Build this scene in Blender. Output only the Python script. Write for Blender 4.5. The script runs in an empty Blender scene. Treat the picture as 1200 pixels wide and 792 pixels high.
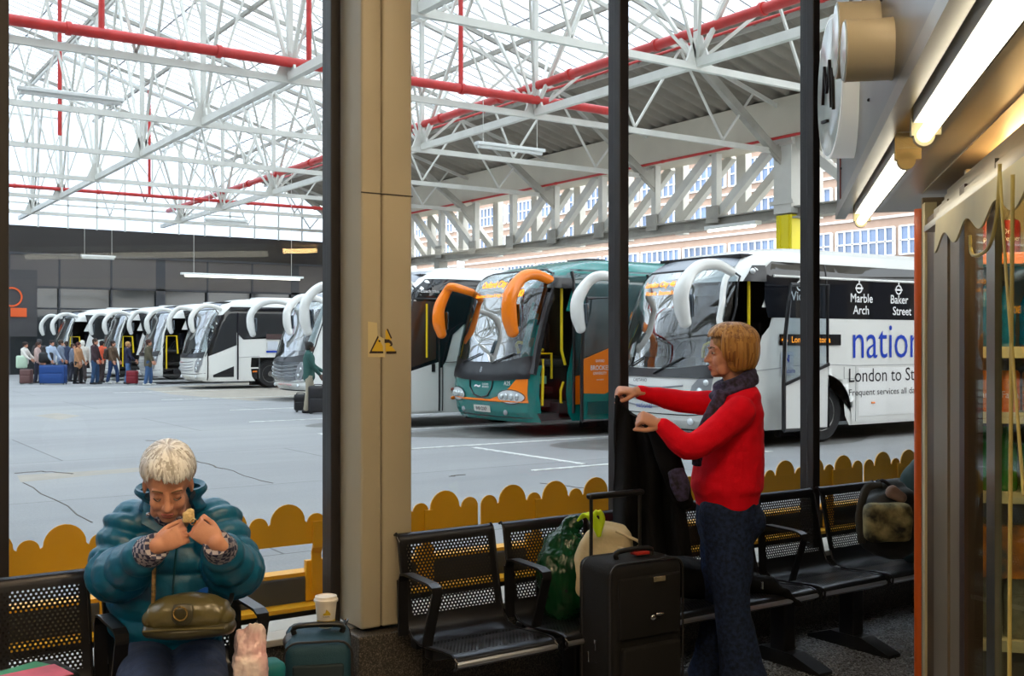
import bpy, bmesh, math, random
from mathutils import Vector, Matrix, noise
R_=random.Random(7)
TMP=bpy.data.scenes.new('workbench')   # scratch scene for evaluating modifiers and text
def evaluated(o):
    TMP.collection.objects.link(o); vl=TMP.view_layers[0]; vl.update(); dg=vl.depsgraph
    me=bpy.data.meshes.new_from_object(o.evaluated_get(dg)); bpy.data.objects.remove(o,do_unlink=True); return me
C=bpy.context.scene.collection
scn=bpy.context.scene
V=Vector
# ---------------------------------------------------------------- camera, world, exposure
YAW=math.radians(34); SY,CY=math.sin(YAW),math.cos(YAW)
FPX=1270.0; EYE=1.65; HOR=401.0
cam=bpy.data.cameras.new('camera'); co=bpy.data.objects.new('camera',cam); C.objects.link(co)
co.location=(0,0,EYE); co.rotation_euler=(math.pi/2,0,-YAW)
cam.sensor_width=36; cam.lens=FPX/1200*36; cam.shift_y=(HOR-396)/1200; cam.clip_start=.05; cam.clip_end=500
scn.camera=co
w=bpy.data.worlds.new('sky'); scn.world=w; w.use_nodes=True
nt=w.node_tree; bg=nt.nodes['Background']
tc=nt.nodes.new('ShaderNodeTexCoord'); ns=nt.nodes.new('ShaderNodeTexNoise'); ns.inputs['Scale'].default_value=2.5
cr=nt.nodes.new('ShaderNodeValToRGB'); cr.color_ramp.elements[0].color=(.86,.92,1,1); cr.color_ramp.elements[1].color=(1,.99,.97,1)
cr.color_ramp.elements[0].position=.3; cr.color_ramp.elements[1].position=.6
nt.links.new(tc.outputs['Generated'],ns.inputs['Vector']); nt.links.new(ns.outputs['Fac'],cr.inputs['Fac']); nt.links.new(cr.outputs['Color'],bg.inputs['Color'])
bg.inputs['Strength'].default_value=3.9
sun=bpy.data.lights.new('sun','SUN'); sun.energy=1.2; sun.angle=.35; sun.color=(1,.97,.92)
so=bpy.data.objects.new('sun',sun); C.objects.link(so); so.rotation_euler=(math.radians(38),math.radians(-12),math.radians(-30))
scn.view_settings.view_transform='Standard'; scn.view_settings.look='None'; scn.view_settings.gamma=1
scn.view_settings.use_curve_mapping=False; scn.view_settings.exposure=0.0
# ---------------------------------------------------------------- helpers
def lin(c):
    c=c/255.; return c/12.92 if c<=.04045 else ((c+.055)/1.055)**2.4
MATS={}
def M(name,rgb,rough=.5,metal=0,noise_amt=0,noise_scale=8,bump=0,bump_scale=60,spec=.5,emit=0,coat=0,rgb2=None,sheen=0,trans=0):
    if name in MATS: return MATS[name]
    m=bpy.data.materials.new(name); m.use_nodes=True; MATS[name]=m
    n=m.node_tree.nodes; l=m.node_tree.links; b=n['Principled BSDF']
    col=tuple(lin(x) for x in rgb)+(1,)
    b.inputs['Base Color'].default_value=col; b.inputs['Roughness'].default_value=rough; b.inputs['Metallic'].default_value=metal
    b.inputs['Specular IOR Level'].default_value=spec; b.inputs['Coat Weight'].default_value=coat
    b.inputs['Sheen Weight'].default_value=sheen; b.inputs['Transmission Weight'].default_value=trans
    if emit: b.inputs['Emission Color'].default_value=col; b.inputs['Emission Strength'].default_value=emit
    t=n.new('ShaderNodeTexCoord')
    if noise_amt:
        x=n.new('ShaderNodeTexNoise'); x.inputs['Scale'].default_value=noise_scale; x.inputs['Detail'].default_value=5
        l.new(t.outputs['Object'],x.inputs['Vector'])
        r=n.new('ShaderNodeValToRGB'); c2=tuple(lin(v) for v in rgb2)+(1,) if rgb2 else tuple(v*(1-noise_amt) for v in col[:3])+(1,)
        r.color_ramp.elements[0].color=c2; r.color_ramp.elements[1].color=col
        r.color_ramp.elements[0].position=.35; r.color_ramp.elements[1].position=.65
        l.new(x.outputs['Fac'],r.inputs['Fac']); l.new(r.outputs['Color'],b.inputs['Base Color'])
    if bump:
        x=n.new('ShaderNodeTexNoise'); x.inputs['Scale'].default_value=bump_scale; x.inputs['Detail'].default_value=4
        l.new(t.outputs['Object'],x.inputs['Vector']); bp=n.new('ShaderNodeBump'); bp.inputs['Strength'].default_value=bump; bp.inputs['Distance'].default_value=.01
        l.new(x.outputs['Fac'],bp.inputs['Height']); l.new(bp.outputs['Normal'],b.inputs['Normal'])
    return m
def Mglass(name,tint=(1,1,1),gloss=.08,rough=.0,diff=0,dcol=(1,1,1),fres=.6):
    if name in MATS: return MATS[name]
    m=bpy.data.materials.new(name); m.use_nodes=True; MATS[name]=m
    n=m.node_tree.nodes; l=m.node_tree.links; n.remove(n['Principled BSDF']); out=n['Material Output']
    tr=n.new('ShaderNodeBsdfTransparent'); tr.inputs[0].default_value=(*tint,1)
    gl=n.new('ShaderNodeBsdfGlossy'); gl.inputs['Roughness'].default_value=rough; gl.inputs[0].default_value=(1,1,1,1)
    mx=n.new('ShaderNodeMixShader'); fr=n.new('ShaderNodeLayerWeight'); fr.inputs[0].default_value=.2
    mt=n.new('ShaderNodeMath'); mt.operation='MULTIPLY_ADD'; mt.inputs[1].default_value=fres; mt.inputs[2].default_value=gloss; mt.use_clamp=True
    l.new(fr.outputs['Fresnel'],mt.inputs[0]); l.new(mt.outputs[0],mx.inputs[0])
    src=tr
    if diff:
        tl=n.new('ShaderNodeBsdfTranslucent'); tl.inputs[0].default_value=(*dcol,1)
        m2=n.new('ShaderNodeMixShader'); m2.inputs[0].default_value=diff; l.new(tr.outputs[0],m2.inputs[1]); l.new(tl.outputs[0],m2.inputs[2]); src=m2
    l.new(src.outputs[0],mx.inputs[1]); l.new(gl.outputs[0],mx.inputs[2]); l.new(mx.outputs[0],out.inputs[0])
    return m
def at(px,py,t=None,X=None,Y=None,Z=None):
    k=(px-600)/FPX; d=V((SY+k*CY,CY-k*SY,(HOR-py)/FPX))
    if Y is not None: t=Y/d[1]
    elif X is not None: t=X/d[0]
    elif Z is not None: t=(Z-EYE)/d[2]
    return V((d[0]*t,d[1]*t,EYE+d[2]*t))
def rotz(a,loc=(0,0,0)): return Matrix.Translation(V(loc))@Matrix.Rotation(a,4,'Z')
class MB:
    def __init__(s,T=None): s.v=[]; s.f=[]; s.T=T or Matrix.Identity(4); s.uv=None
    def add(s,vs,fs):
        o=len(s.v); s.v+=[s.T@V(p) for p in vs]; s.f+=[tuple(i+o for i in f) for f in fs]; return s
    def box(s,c,d,rz=0,b=0):
        x,y,z=d[0]/2,d[1]/2,d[2]/2; R=Matrix.Rotation(rz,3,'Z'); c=V(c)
        if b<=0:
            vs=[c+R@V((i*x,j*y,k*z)) for i in(-1,1) for j in(-1,1) for k in(-1,1)]
            return s.add(vs,[(0,1,3,2),(4,6,7,5),(0,4,5,1),(2,3,7,6),(0,2,6,4),(1,5,7,3)])
        return s.rbox(c,d,b,rz)
    def rbox(s,c,d,r,rz=0,n=3):
        R=Matrix.Rotation(rz,3,'Z'); c=V(c); bm=bmesh.new(); bmesh.ops.create_cube(bm,size=1)
        for v in bm.verts: v.co=V((v.co.x*d[0],v.co.y*d[1],v.co.z*d[2]))
        bmesh.ops.bevel(bm,geom=bm.edges[:],offset=min(r,min(d)*.49),segments=n,affect='EDGES',profile=.5)
        bm.verts.index_update()
        s.add([c+R@v.co for v in bm.verts],[tuple(v.index for v in f.verts) for f in bm.faces]); bm.free(); return s
    def beam(s,p,q,w,h=None,up=(0,0,1)):
        h=h or w; p=V(p); q=V(q); t=(q-p).normalized(); u=V(up)
        if abs(t.dot(u))>.95: u=V((1,0,0))
        a=t.cross(u).normalized(); b=a.cross(t)
        vs=[e+a*(i*w/2)+b*(j*h/2) for e in(p,q) for i,j in((-1,-1),(1,-1),(1,1),(-1,1))]
        return s.add(vs,[(0,1,2,3),(7,6,5,4),(0,4,5,1),(1,5,6,2),(2,6,7,3),(3,7,4,0)])
    def loft(s,pts,rad,n=16,side=(0,1,0),cap=True,res=0):
        pts=[V(p) for p in pts]; rad=[(r,r) if not isinstance(r,(tuple,list)) else r for r in rad]
        if res:
            P2=[];R2=[]
            for i in range(len(pts)-1):
                p0=pts[max(i-1,0)];p1=pts[i];p2=pts[i+1];p3=pts[min(i+2,len(pts)-1)]
                for k in range(res):
                    t=k/res; t2=t*t;t3=t2*t
                    P2.append(.5*((2*p1)+(p2-p0)*t+(2*p0-5*p1+4*p2-p3)*t2+(3*p1-p0-3*p2+p3)*t3))
                    e=t*t*(3-2*t); R2.append((rad[i][0]*(1-e)+rad[i+1][0]*e,rad[i][1]*(1-e)+rad[i+1][1]*e))
            P2.append(pts[-1]);R2.append(rad[-1]); pts,rad=P2,R2
        if cap:
            t0=(pts[1]-pts[0]).normalized(); t1=(pts[-1]-pts[-2]).normalized(); r0=min(rad[0]);r1=min(rad[-1])
            pre=[(pts[0]-t0*r0*math.sin(a),(rad[0][0]*math.cos(a),rad[0][1]*math.cos(a))) for a in(1.45,1.1,.7,.35)]
            post=[(pts[-1]+t1*r1*math.sin(a),(rad[-1][0]*math.cos(a),rad[-1][1]*math.cos(a))) for a in(.35,.7,1.1,1.45)]
            pts=[p for p,_ in pre]+pts+[p for p,_ in post]; rad=[r for _,r in pre]+rad+[r for _,r in post]
        vs=[];fs=[];u=V(side); N=len(pts)
        for i in range(N):
            t=(pts[min(i+1,N-1)]-pts[max(i-1,0)]).normalized()
            uu=u-t*u.dot(t)
            if uu.length<1e-3: uu=V((1,0,0))-t*t.x
            uu.normalize(); vv=t.cross(uu); 
            for k in range(n):
                a=2*math.pi*k/n; vs.append(pts[i]+uu*(rad[i][0]*math.cos(a))+vv*(rad[i][1]*math.sin(a)))
        for i in range(N-1):
            for k in range(n): k2=(k+1)%n; fs.append((i*n+k,i*n+k2,(i+1)*n+k2,(i+1)*n+k))
        fs.append(tuple(range(n-1,-1,-1))); fs.append(tuple((N-1)*n+k for k in range(n)))
        return s.add(vs,fs)
    def tube(s,pts,r,n=8,res=0): return s.loft(pts,[r]*len(pts),n,(.13,.27,.95),False,res)
    def cyl(s,p,q,r,r2=None,n=24): return s.loft([p,q],[r,r if r2 is None else r2],n,(.13,.97,.2) if abs((V(q)-V(p)).normalized().z)>.9 else (0,0,1),False)
    def ell(s,c,r,n=14,R=None):
        c=V(c);vs=[];fs=[];m=n//2+2; R=R or Matrix.Identity(3)
        if not isinstance(r,(tuple,list)): r=(r,r,r)
        vs.append(c+R@V((0,0,r[2])))
        for i in range(1,m):
            a=math.pi*i/m
            for k in range(n):
                b=2*math.pi*k/n; vs.append(c+R@V((r[0]*math.sin(a)*math.cos(b),r[1]*math.sin(a)*math.sin(b),r[2]*math.cos(a))))
        vs.append(c+R@V((0,0,-r[2])))
        for k in range(n): fs.append((0,1+k,1+(k+1)%n)); fs.append((len(vs)-1,1+(m-2)*n+(k+1)%n,1+(m-2)*n+k))
        for i in range(m-2):
            for k in range(n): fs.append((1+i*n+k,1+(i+1)*n+k,1+(i+1)*n+(k+1)%n,1+i*n+(k+1)%n))
        return s.add(vs,fs)
    def lathe(s,c,prof,n=28,axis='z'):
        c=V(c);vs=[];fs=[]
        for r,h in prof:
            for k in range(n):
                a=2*math.pi*k/n; x,y=r*math.cos(a),r*math.sin(a)
                vs.append(c+(V((x,y,h)) if axis=='z' else V((x,h,y)) if axis=='y' else V((h,x,y))))
        for i in range(len(prof)-1):
            for k in range(n): k2=(k+1)%n; fs.append((i*n+k,i*n+k2,(i+1)*n+k2,(i+1)*n+k))
        ring=prof[0]==prof[-1]
        if prof[0][0]>1e-4 and not ring: fs.append(tuple(range(n)))
        if prof[-1][0]>1e-4 and not ring: fs.append(tuple((len(prof)-1)*n+k for k in range(n)))
        return s.add(vs,fs)
    def prism(s,poly,vec):
        poly=[V(p) for p in poly]; n=len(poly); vec=V(vec)
        return s.add(poly+[p+vec for p in poly],[tuple(range(n-1,-1,-1)),tuple(range(n,2*n))]+[(i,(i+1)%n,n+(i+1)%n,n+i) for i in range(n)])
    def quad(s,*p): return s.add(p,[tuple(range(len(p)))])
    def grid(s,fn,nu,nv,th=0):
        top=[V(fn(i/nu,j/nv)) for j in range(nv+1) for i in range(nu+1)]
        fs=[(j*(nu+1)+i,j*(nu+1)+i+1,(j+1)*(nu+1)+i+1,(j+1)*(nu+1)+i) for j in range(nv) for i in range(nu)]
        if th:
            W=nu+1; nr=[]
            for j in range(nv+1):
                for i in range(nu+1):
                    a=top[j*W+min(i+1,nu)]-top[j*W+max(i-1,0)]; b=top[min(j+1,nv)*W+i]-top[max(j-1,0)*W+i]
                    c=a.cross(b); nr.append(c.normalized() if c.length>1e-9 else V((0,0,1)))
            N=len(top); bot=[p-q*th for p,q in zip(top,nr)]
            f2=[tuple(i+N for i in reversed(f)) for f in fs]
            rim=[i for i in range(nu)]; 
            for i in range(nu): f2.append((i+1,i,i+N,i+1+N)); k=nv*W+i; f2.append((k,k+1,k+1+N,k+N))
            for j in range(nv): k=j*W; f2.append((k,k+W,k+W+N,k+N)); k=j*W+nu; f2.append((k+W,k,k+N,k+W+N))
            return s.add(top+bot,fs+f2)
        return s.add(top,fs)
    def mesh(s,name,org=V((0,0,0))):
        me=bpy.data.meshes.new(name); me.from_pydata([tuple(v-org) for v in s.v],[],s.f); me.validate(); me.update(); return me
    def build(s,name,mat,parent=None,smooth=False,fixn=True,org=None):
        o0=ORG.get(parent.name,V((0,0,0))) if parent else (V(org) if org is not None else V((0,0,0)))
        me=s.mesh(name,o0)
        if fixn:
            bm=bmesh.new(); bm.from_mesh(me); bmesh.ops.recalc_face_normals(bm,faces=bm.faces[:]); bm.to_mesh(me); bm.free()
        if smooth:
            for p in me.polygons: p.use_smooth=True
            if smooth!='all':
                try: me.set_sharp_from_angle(angle=math.radians(38))
                except Exception: pass
        o=bpy.data.objects.new(name,me); C.objects.link(o)
        if mat: me.materials.append(mat)
        if parent: o.parent=parent; ORG[o.name]=o0
        else: o.location=o0; ORG[o.name]=o0
        return o
ORG={}
def tag(o,label,cat,group=None,kind=None):
    if label: o['label']=label
    if cat: o['category']=cat
    if group: o['group']=group
    if kind: o['kind']=kind
    return o
def thing(name,label,cat,loc,group=None,kind=None):
    o=bpy.data.objects.new(name,None); C.objects.link(o); o.location=loc; o.empty_display_size=.1; ORG[o.name]=V(loc)
    return tag(o,label,cat,group,kind)
def blob(mb,name,mat,parent,vox=.006,smooth=4,smooth_fac=.5,disp=None):
    """closed overlapping volumes fused into one continuous skin"""
    me=mb.mesh('tmp'); o=bpy.data.objects.new('tmp',me)
    r=o.modifiers.new('r','REMESH'); r.mode='VOXEL'; r.voxel_size=vox; r.use_smooth_shade=True
    if smooth: s=o.modifiers.new('s','SMOOTH'); s.factor=smooth_fac; s.iterations=smooth
    m2=evaluated(o)
    o0=ORG.get(parent.name,V((0,0,0))) if parent else V((0,0,0))
    nv=len(m2.vertices); co_=[0.0]*(3*nv); no_=[0.0]*(3*nv)
    m2.vertices.foreach_get('co',co_); m2.vertices.foreach_get('normal',no_)
    for i in range(nv):
        p=V(co_[3*i:3*i+3])
        if disp: p=p+V(no_[3*i:3*i+3])*disp(p)
        co_[3*i:3*i+3]=p-o0
    m2.vertices.foreach_set('co',co_); m2.update()
    m2.name=name
    for p in m2.polygons: p.use_smooth=True
    m2.materials.clear(); m2.materials.append(mat)
    q=bpy.data.objects.new(name,m2); C.objects.link(q)
    if parent: q.parent=parent; ORG[q.name]=o0
    return q
def text2d(s,h=None,wd=None,bold=0,align='LEFT',space=1.0):
    cu=bpy.data.curves.new('t','FONT'); cu.body=s; cu.size=1; cu.align_x=align; cu.resolution_u=3; cu.offset=bold; cu.space_line=.95; cu.space_character=space
    o=bpy.data.objects.new('t',cu)
    me=evaluated(o)
    vs=[(v.co.x,v.co.y) for v in me.vertices]; fs=[tuple(p.vertices) for p in me.polygons]
    x0=min(v[0] for v in vs);x1=max(v[0] for v in vs);y0=min(v[1] for v in vs);y1=max(v[1] for v in vs)
    sx=sy=1
    if wd: sx=sy=wd/(x1-x0)
    if h:
        sy=h/(y1-y0)
        if not wd: sx=sy
    return [((x-x0)*sx,(y-y0)*sy) for x,y in vs],fs
def text(name,s,mat,parent,fn,h=None,wd=None,bold=0,align='LEFT',space=1.0,org=None):
    vs,fs=text2d(s,h,wd,bold,align,space); mb=MB(); mb.add([fn(x,y) for x,y in vs],fs)
    return mb.build(name,mat,parent,fixn=False)
def poly2d(poly,step=.15):
    """triangulated and sliced flat outline, list of 2d verts and faces"""
    bm=bmesh.new(); vs=[bm.verts.new((x,y,0)) for x,y in poly]; f=bm.faces.new(vs)
    bmesh.ops.triangulate(bm,faces=[f])
    xs=[p[0] for p in poly]; ys=[p[1] for p in poly]
    for lo,hi,ax in((min(xs),max(xs),0),(min(ys),max(ys),1)):
        n=int((hi-lo)/step)
        for i in range(1,n+1):
            c=lo+(hi-lo)*i/(n+1); pc=[0,0,0]; pc[ax]=c; nn=[0,0,0]; nn[ax]=1
            bmesh.ops.bisect_plane(bm,geom=bm.verts[:]+bm.edges[:]+bm.faces[:],plane_co=pc,plane_no=nn)
    bmesh.ops.remove_doubles(bm,verts=bm.verts[:],dist=1e-5)
    bm.verts.index_update(); r=([(v.co.x,v.co.y) for v in bm.verts],[tuple(v.index for v in f.verts) for f in bm.faces]); bm.free(); return r
def ovalpts(cx,cy,rx,ry,n=28,a0=0,a1=2*math.pi):
    e=0 if abs(a1-a0-2*math.pi)<1e-6 else 1
    return [(cx+rx*math.cos(a0+(a1-a0)*i/(n-e)),cy+ry*math.sin(a0+(a1-a0)*i/(n-e))) for i in range(n)]
def rrect(x0,y0,x1,y1,r,n=5):
    p=[]
    for cx,cy,a in((x1-r,y0+r,-90),(x1-r,y1-r,0),(x0+r,y1-r,90),(x0+r,y0+r,180)):
        for i in range(n+1): t=math.radians(a+90*i/n); p.append((cx+r*math.cos(t),cy+r*math.sin(t)))
    return p
def interp(tab,z):
    if z<=tab[0][0]: return tab[0][1]
    for (a,b),(c,d) in zip(tab,tab[1:]):
        if z<=c: t=(z-a)/(c-a); return b+(d-b)*t
    return tab[-1][1]
# ---------------------------------------------------------------- materials of the setting
steel=M('white_steel',(214,212,204),.5,noise_amt=.12,noise_scale=1.5)
steel2=M('grey_steel',(172,168,158),.6,noise_amt=.2,noise_scale=2)
redp=M('red_pipe_paint',(196,48,44),.4,noise_amt=.2,noise_scale=5)
frame=M('window_frame_black',(34,30,32),.45)
yellow=M('yellow_paint',(224,160,18),.45,noise_amt=.06,noise_scale=4)
black=M('black_matt',(20,20,22),.6)
chrome=M('chrome',(200,200,205),.15,1)
alu=M('brushed_metal',(150,150,152),.35,1,noise_amt=.15,noise_scale=30)
def terrazzo():
    m=M('terrazzo',(84,84,86),.22,spec=.55); n=m.node_tree.nodes;l=m.node_tree.links;b=n['Principled BSDF']
    t=n.new('ShaderNodeTexCoord');x=n.new('ShaderNodeTexVoronoi');x.inputs['Scale'].default_value=130
    l.new(t.outputs['Object'],x.inputs['Vector']);r=n.new('ShaderNodeValToRGB')
    e=r.color_ramp.elements; e[0].color=(.04,.04,.042,1);e[1].color=(.4,.4,.4,1);e[1].position=.95;e.new(.5).color=(.11,.108,.108,1)
    l.new(x.outputs['Color'],r.inputs['Fac']);l.new(r.outputs['Color'],b.inputs['Base Color']); return m
def granite():
    m=M('granite',(70,64,58),.4); n=m.node_tree.nodes;l=m.node_tree.links;b=n['Principled BSDF']
    t=n.new('ShaderNodeTexCoord');x=n.new('ShaderNodeTexVoronoi');x.inputs['Scale'].default_value=210
    l.new(t.outputs['Object'],x.inputs['Vector']);r=n.new('ShaderNodeValToRGB')
    e=r.color_ramp.elements; e[0].color=(.012,.011,.01,1);e[1].color=(.2,.17,.14,1);e.new(.55).color=(.045,.04,.036,1)
    l.new(x.outputs['Color'],r.inputs['Fac']);l.new(r.outputs['Color'],b.inputs['Base Color']); return m
def concrete_yard():
    m=M('yard_concrete',(150,152,154),.75,spec=.3); n=m.node_tree.nodes;l=m.node_tree.links;b=n['Principled BSDF']
    t=n.new('ShaderNodeTexCoord')
    a=n.new('ShaderNodeTexNoise');a.inputs['Scale'].default_value=.22;a.inputs['Detail'].default_value=8;a.inputs['Roughness'].default_value=.6
    c=n.new('ShaderNodeTexNoise');c.inputs['Scale'].default_value=40;c.inputs['Detail'].default_value=3
    mp=n.new('ShaderNodeMapping'); mp.inputs['Scale'].default_value=(.35,1.3,1); l.new(t.outputs['Object'],mp.inputs[0]); l.new(mp.outputs[0],a.inputs['Vector']); l.new(t.outputs['Object'],c.inputs['Vector'])
    r=n.new('ShaderNodeValToRGB');e=r.color_ramp.elements
    e[0].position=.3;e[0].color=(.23,.23,.235,1);e[1].position=.72;e[1].color=(.36,.355,.345,1);e.new(.5).color=(.295,.295,.297,1)
    l.new(a.outputs['Fac'],r.inputs['Fac'])
    mx=n.new('ShaderNodeMixRGB');mx.blend_type='MULTIPLY';mx.inputs[0].default_value=.25
    r2=n.new('ShaderNodeValToRGB');r2.color_ramp.elements[0].position=.35;r2.color_ramp.elements[0].color=(.55,.55,.55,1);r2.color_ramp.elements[1].position=.6
    l.new(c.outputs['Fac'],r2.inputs['Fac']);l.new(r.outputs['Color'],mx.inputs[1]);l.new(r2.outputs['Color'],mx.inputs[2])
    # slab joints (brick pattern of large slabs)
    bk=n.new('ShaderNodeTexBrick');bk.offset=.5;bk.inputs['Scale'].default_value=.2;bk.inputs['Mortar Size'].default_value=.0022;bk.inputs['Brick Width'].default_value=1.3;bk.inputs['Row Height'].default_value=.8
    bk.inputs['Color1'].default_value=(1,1,1,1);bk.inputs['Color2'].default_value=(.93,.94,.95,1);bk.inputs['Mortar'].default_value=(.45,.44,.43,1)
    l.new(t.outputs['Object'],bk.inputs['Vector'])
    m3=n.new('ShaderNodeMixRGB');m3.blend_type='MULTIPLY';m3.inputs[0].default_value=1;l.new(mx.outputs[0],m3.inputs[1]);l.new(bk.outputs['Color'],m3.inputs[2])
    l.new(m3.outputs[0],b.inputs['Base Color']);return m
# ---------------------------------------------------------------- the hall: floor, walls, ceiling
WY=4.35    # inner face of the glazing
S=lambda o:tag(o,None,None,None,'structure')
S(MB().box((3,-1.7,-.05),(20,12.8,.1)).build('floor',terrazzo()))
S(MB().box((3,-1.7,4.35),(20,12.8,.1)).build('ceiling',M('ceiling_tile',(170,168,160),.8)))
wallm=M('hall_wall',(120,112,100),.7)
S(MB().box((-7.05,-1.7,2.15),(.1,12.8,4.4)).build('wall_left',wallm))
S(MB().box((13.05,-1.7,2.15),(.1,12.8,4.4)).build('wall_right',wallm))
S(MB().box((3,-8.15,2.15),(20.2,.1,4.4)).build('wall_back',wallm))
gr=granite()
wf=MB(); wf.box((3,WY+.0,.2),(20,.16,.4)); wl=wf.build('wall_front',gr); S(wl)
sill=MB(); sill.box((3,WY+.03,.415),(20,.30,.03),b=.006); S(sill.build('trim_sill',M('sill_metal',(176,172,164),.4,.3)))
S(MB().box((3,WY,4.3),(20,.2,.5)).build('trim_header',frame))
# mullions
mxs=[at(6,400,Y=WY).x-.02,at(390.5,400,Y=WY).x,at(728,400,Y=WY).x,at(953,400,Y=WY).x,at(1120,400,Y=WY).x+.2]
mxs=[mxs[0]-1.9]+mxs+[mxs[-1]+1.9]
for i,x in enumerate(mxs):
    b=MB(); wd=.060 if i!=2 else .045
    b.box((x,WY,2.26),(wd,.055,3.68),b=.006)
    b.box((x,WY+.055,2.26),(wd*.55,.06,3.68))
    o=b.build('trim_mullion',frame); S(o)
gl=Mglass('window_glass',(.95,.97,.97),.008,fres=.15)
for i in range(len(mxs)-1):
    b=MB(); b.box(((mxs[i]+mxs[i+1])/2,WY+.01,2.24),(mxs[i+1]-mxs[i]-.02,.008,3.62)); S(b.build('window_%d'%(i+1),gl,org=(mxs[i],WY,.43)))
# column with two-part cladding and granite foot
cx0,cx1,cy0,cy1=2.02,2.262,4.125,4.345
clad=M('column_cladding',(172,162,140),.45,noise_amt=.04,noise_scale=3)
col=thing('column',None,None,(cx0,cy0,0)); S(col)
xm=at(448,400,Y=cy0).x
MB().box(((cx0+xm-.002)/2,(cy0+cy1)/2,2.37),(xm-.002-cx0,cy1-cy0,3.86),b=.012).build('cladding_panel',clad,col,True)
MB().box(((cx1+xm+.002)/2,(cy0+cy1)/2,2.37),(cx1-xm-.002,cy1-cy0,3.86),b=.012).build('cladding_panel',clad,col,True)
MB().box(((cx0+cx1)/2,(cy0+cy1)/2+.01,2.37),(cx1-cx0-.03,cy1-cy0-.03,3.86)).build('column_core',black,col)
b=MB(); b.box(((cx0+cx1)/2+.0,4.235,.212),(cx1-cx0+.06,.30,.424),b=.008); b.build('column_plinth',gr,col,True)
b=MB(); b.box(((cx0+cx1)/2,cy0-.001,2.28),(cx1-cx0+.004,.004,.004)); b.build('cladding_joint',black,col)
# warning sticker on the column
stz=at(448,418,Y=cy0).z; sx=lambda px:at(px,400,Y=cy0).x; sz=lambda py:at(448,py,Y=cy0).z
st=thing('warning_sticker','torn yellow triangular warning sticker on the beige column','sticker',(sx(448),cy0-.003,sz(418)))
yy=cy0-.0026
def flat(poly,y,name,mat,par,d=.0006):
    b=MB(); b.prism([(sx(p[0]),y,sz(p[1])) for p in poly],(0,-d,0)); return b.build(name,mat,par)
stw=M('sticker_backing',(196,182,140),.5); sty=M('sticker_yellow',(206,170,40),.5); stb=M('sticker_black',(40,24,20),.5)
q=lambda pts:[(410+x*70/924,370+y*60/792) for x,y in pts]
flat(q([(275,90),(415,110),(425,300),(540,360),(540,640),(275,635)]),yy,'backing',stw,st)
flat(q([(300,560),(425,340),(470,400),(505,470),(505,560)]),yy-.0008,'left_half',sty,st)
flat(q([(545,560),(545,230),(570,200),(640,350),(600,420),(710,560)]),yy-.0008,'right_half',sty,st)
flat(q([(290,580),(425,305),(440,330),(330,545),(510,548),(510,580)]),yy-.0016,'left_border',stb,st)
flat(q([(560,205),(580,200),(645,345),(625,355)]),yy-.0016,'right_border',stb,st)
flat(q([(555,548),(712,548),(712,585),(555,585)]),yy-.0016,'bottom_border',stb,st)
flat(q([(528,360),(600,365),(640,400),(655,440),(640,470),(600,470),(628,440),(600,418),(528,420)]),yy-.0016,'hand_symbol',stb,st)
flat(q([(430,380),(455,375),(470,398),(445,408)]),yy-.0016,'hand_fragment',stb,st)
# ceiling lamps of the hall (behind and above the camera)
warm=M('lamp_diffuser',(255,224,178),.5,emit=1)
warm.node_tree.nodes['Principled BSDF'].inputs['Emission Strength'].default_value=36
lm=M('lamp_housing',(200,200,196),.4)
first=None
for i,(x,y) in enumerate([(-3,0.5),(0,.4),(2.6,1.4),(-2,-4),(-.5,-2.0),(-1.5,-6)]):
    if not first:
        first=thing('ceiling_lamp','recessed ceiling light panel in the waiting hall','lamp',(x,y,4.3),'ceiling lamps')
        MB().box((x,y,4.27),(1.26,.66,.06)).build('housing',lm,first); MB().box((x,y,4.235),(1.2,.6,.02)).build('diffuser',warm,first)
    else:
        c=first.copy(); C.objects.link(c); c.location=(x,y,4.3)
        for ch in first.children: d=ch.copy(); C.objects.link(d); d.parent=c
# ---------------------------------------------------------------- the coach yard
S(MB().box((20,70,-.06),(160,131,.12)).build('ground_yard',concrete_yard()))
kerb=M('kerb_dark',(70,68,66),.8,noise_amt=.3,noise_scale=3)
b=MB(); b.box((6,5.14,.24),(24,.14,.48),b=.01); S(b.build('yard_kerb_wall',kerb))
S(MB().box((6,4.75,.13),(24,.5,.26)).build('yard_ledge',M('ledge',(120,116,110),.8,noise_amt=.2)))
# white bay lines and darker stains
pl=M('road_line_paint',(222,222,218),.7,noise_amt=.35,noise_scale=9)
b=MB()
for Y in (11.4,14.75,18.1,21.6,25.6,31.3,36.6,41.3,46.5):
    b.box((10.2 if Y<25 else 11.2,Y,.004),(4.4,.10,.008))
b.box((8.05,16.4,.004),(.10,3.3,.008)); b.box((9.0,13,.004),(.1,2.8,.008))
o=b.build('bay_lines',pl); S(o)
stn=M('oil_stain',(112,110,107),.6,noise_amt=.3,noise_scale=3)
b=MB()
for (x,y,rx,ry) in [(13.5,13.2,3.6,1.5),(12.6,16.5,3.4,1.5),(12,19.6,3.2,1.5),(14,29.4,3,1.5),(14.5,38.8,3,1.6)]:
    vs,fs=poly2d([(x+rx*math.cos(a)*(1+.12*math.sin(3*a+x)),y+ry*math.sin(a)*(1+.1*math.cos(5*a))) for a in [k*math.pi/20 for k in range(40)]],.8)
    b.add([(u,v,.0015) for u,v in vs],fs)
S(b.build('ground_stains',stn,fixn=False))
ck=M('crack',(92,84,76),.9)
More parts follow.
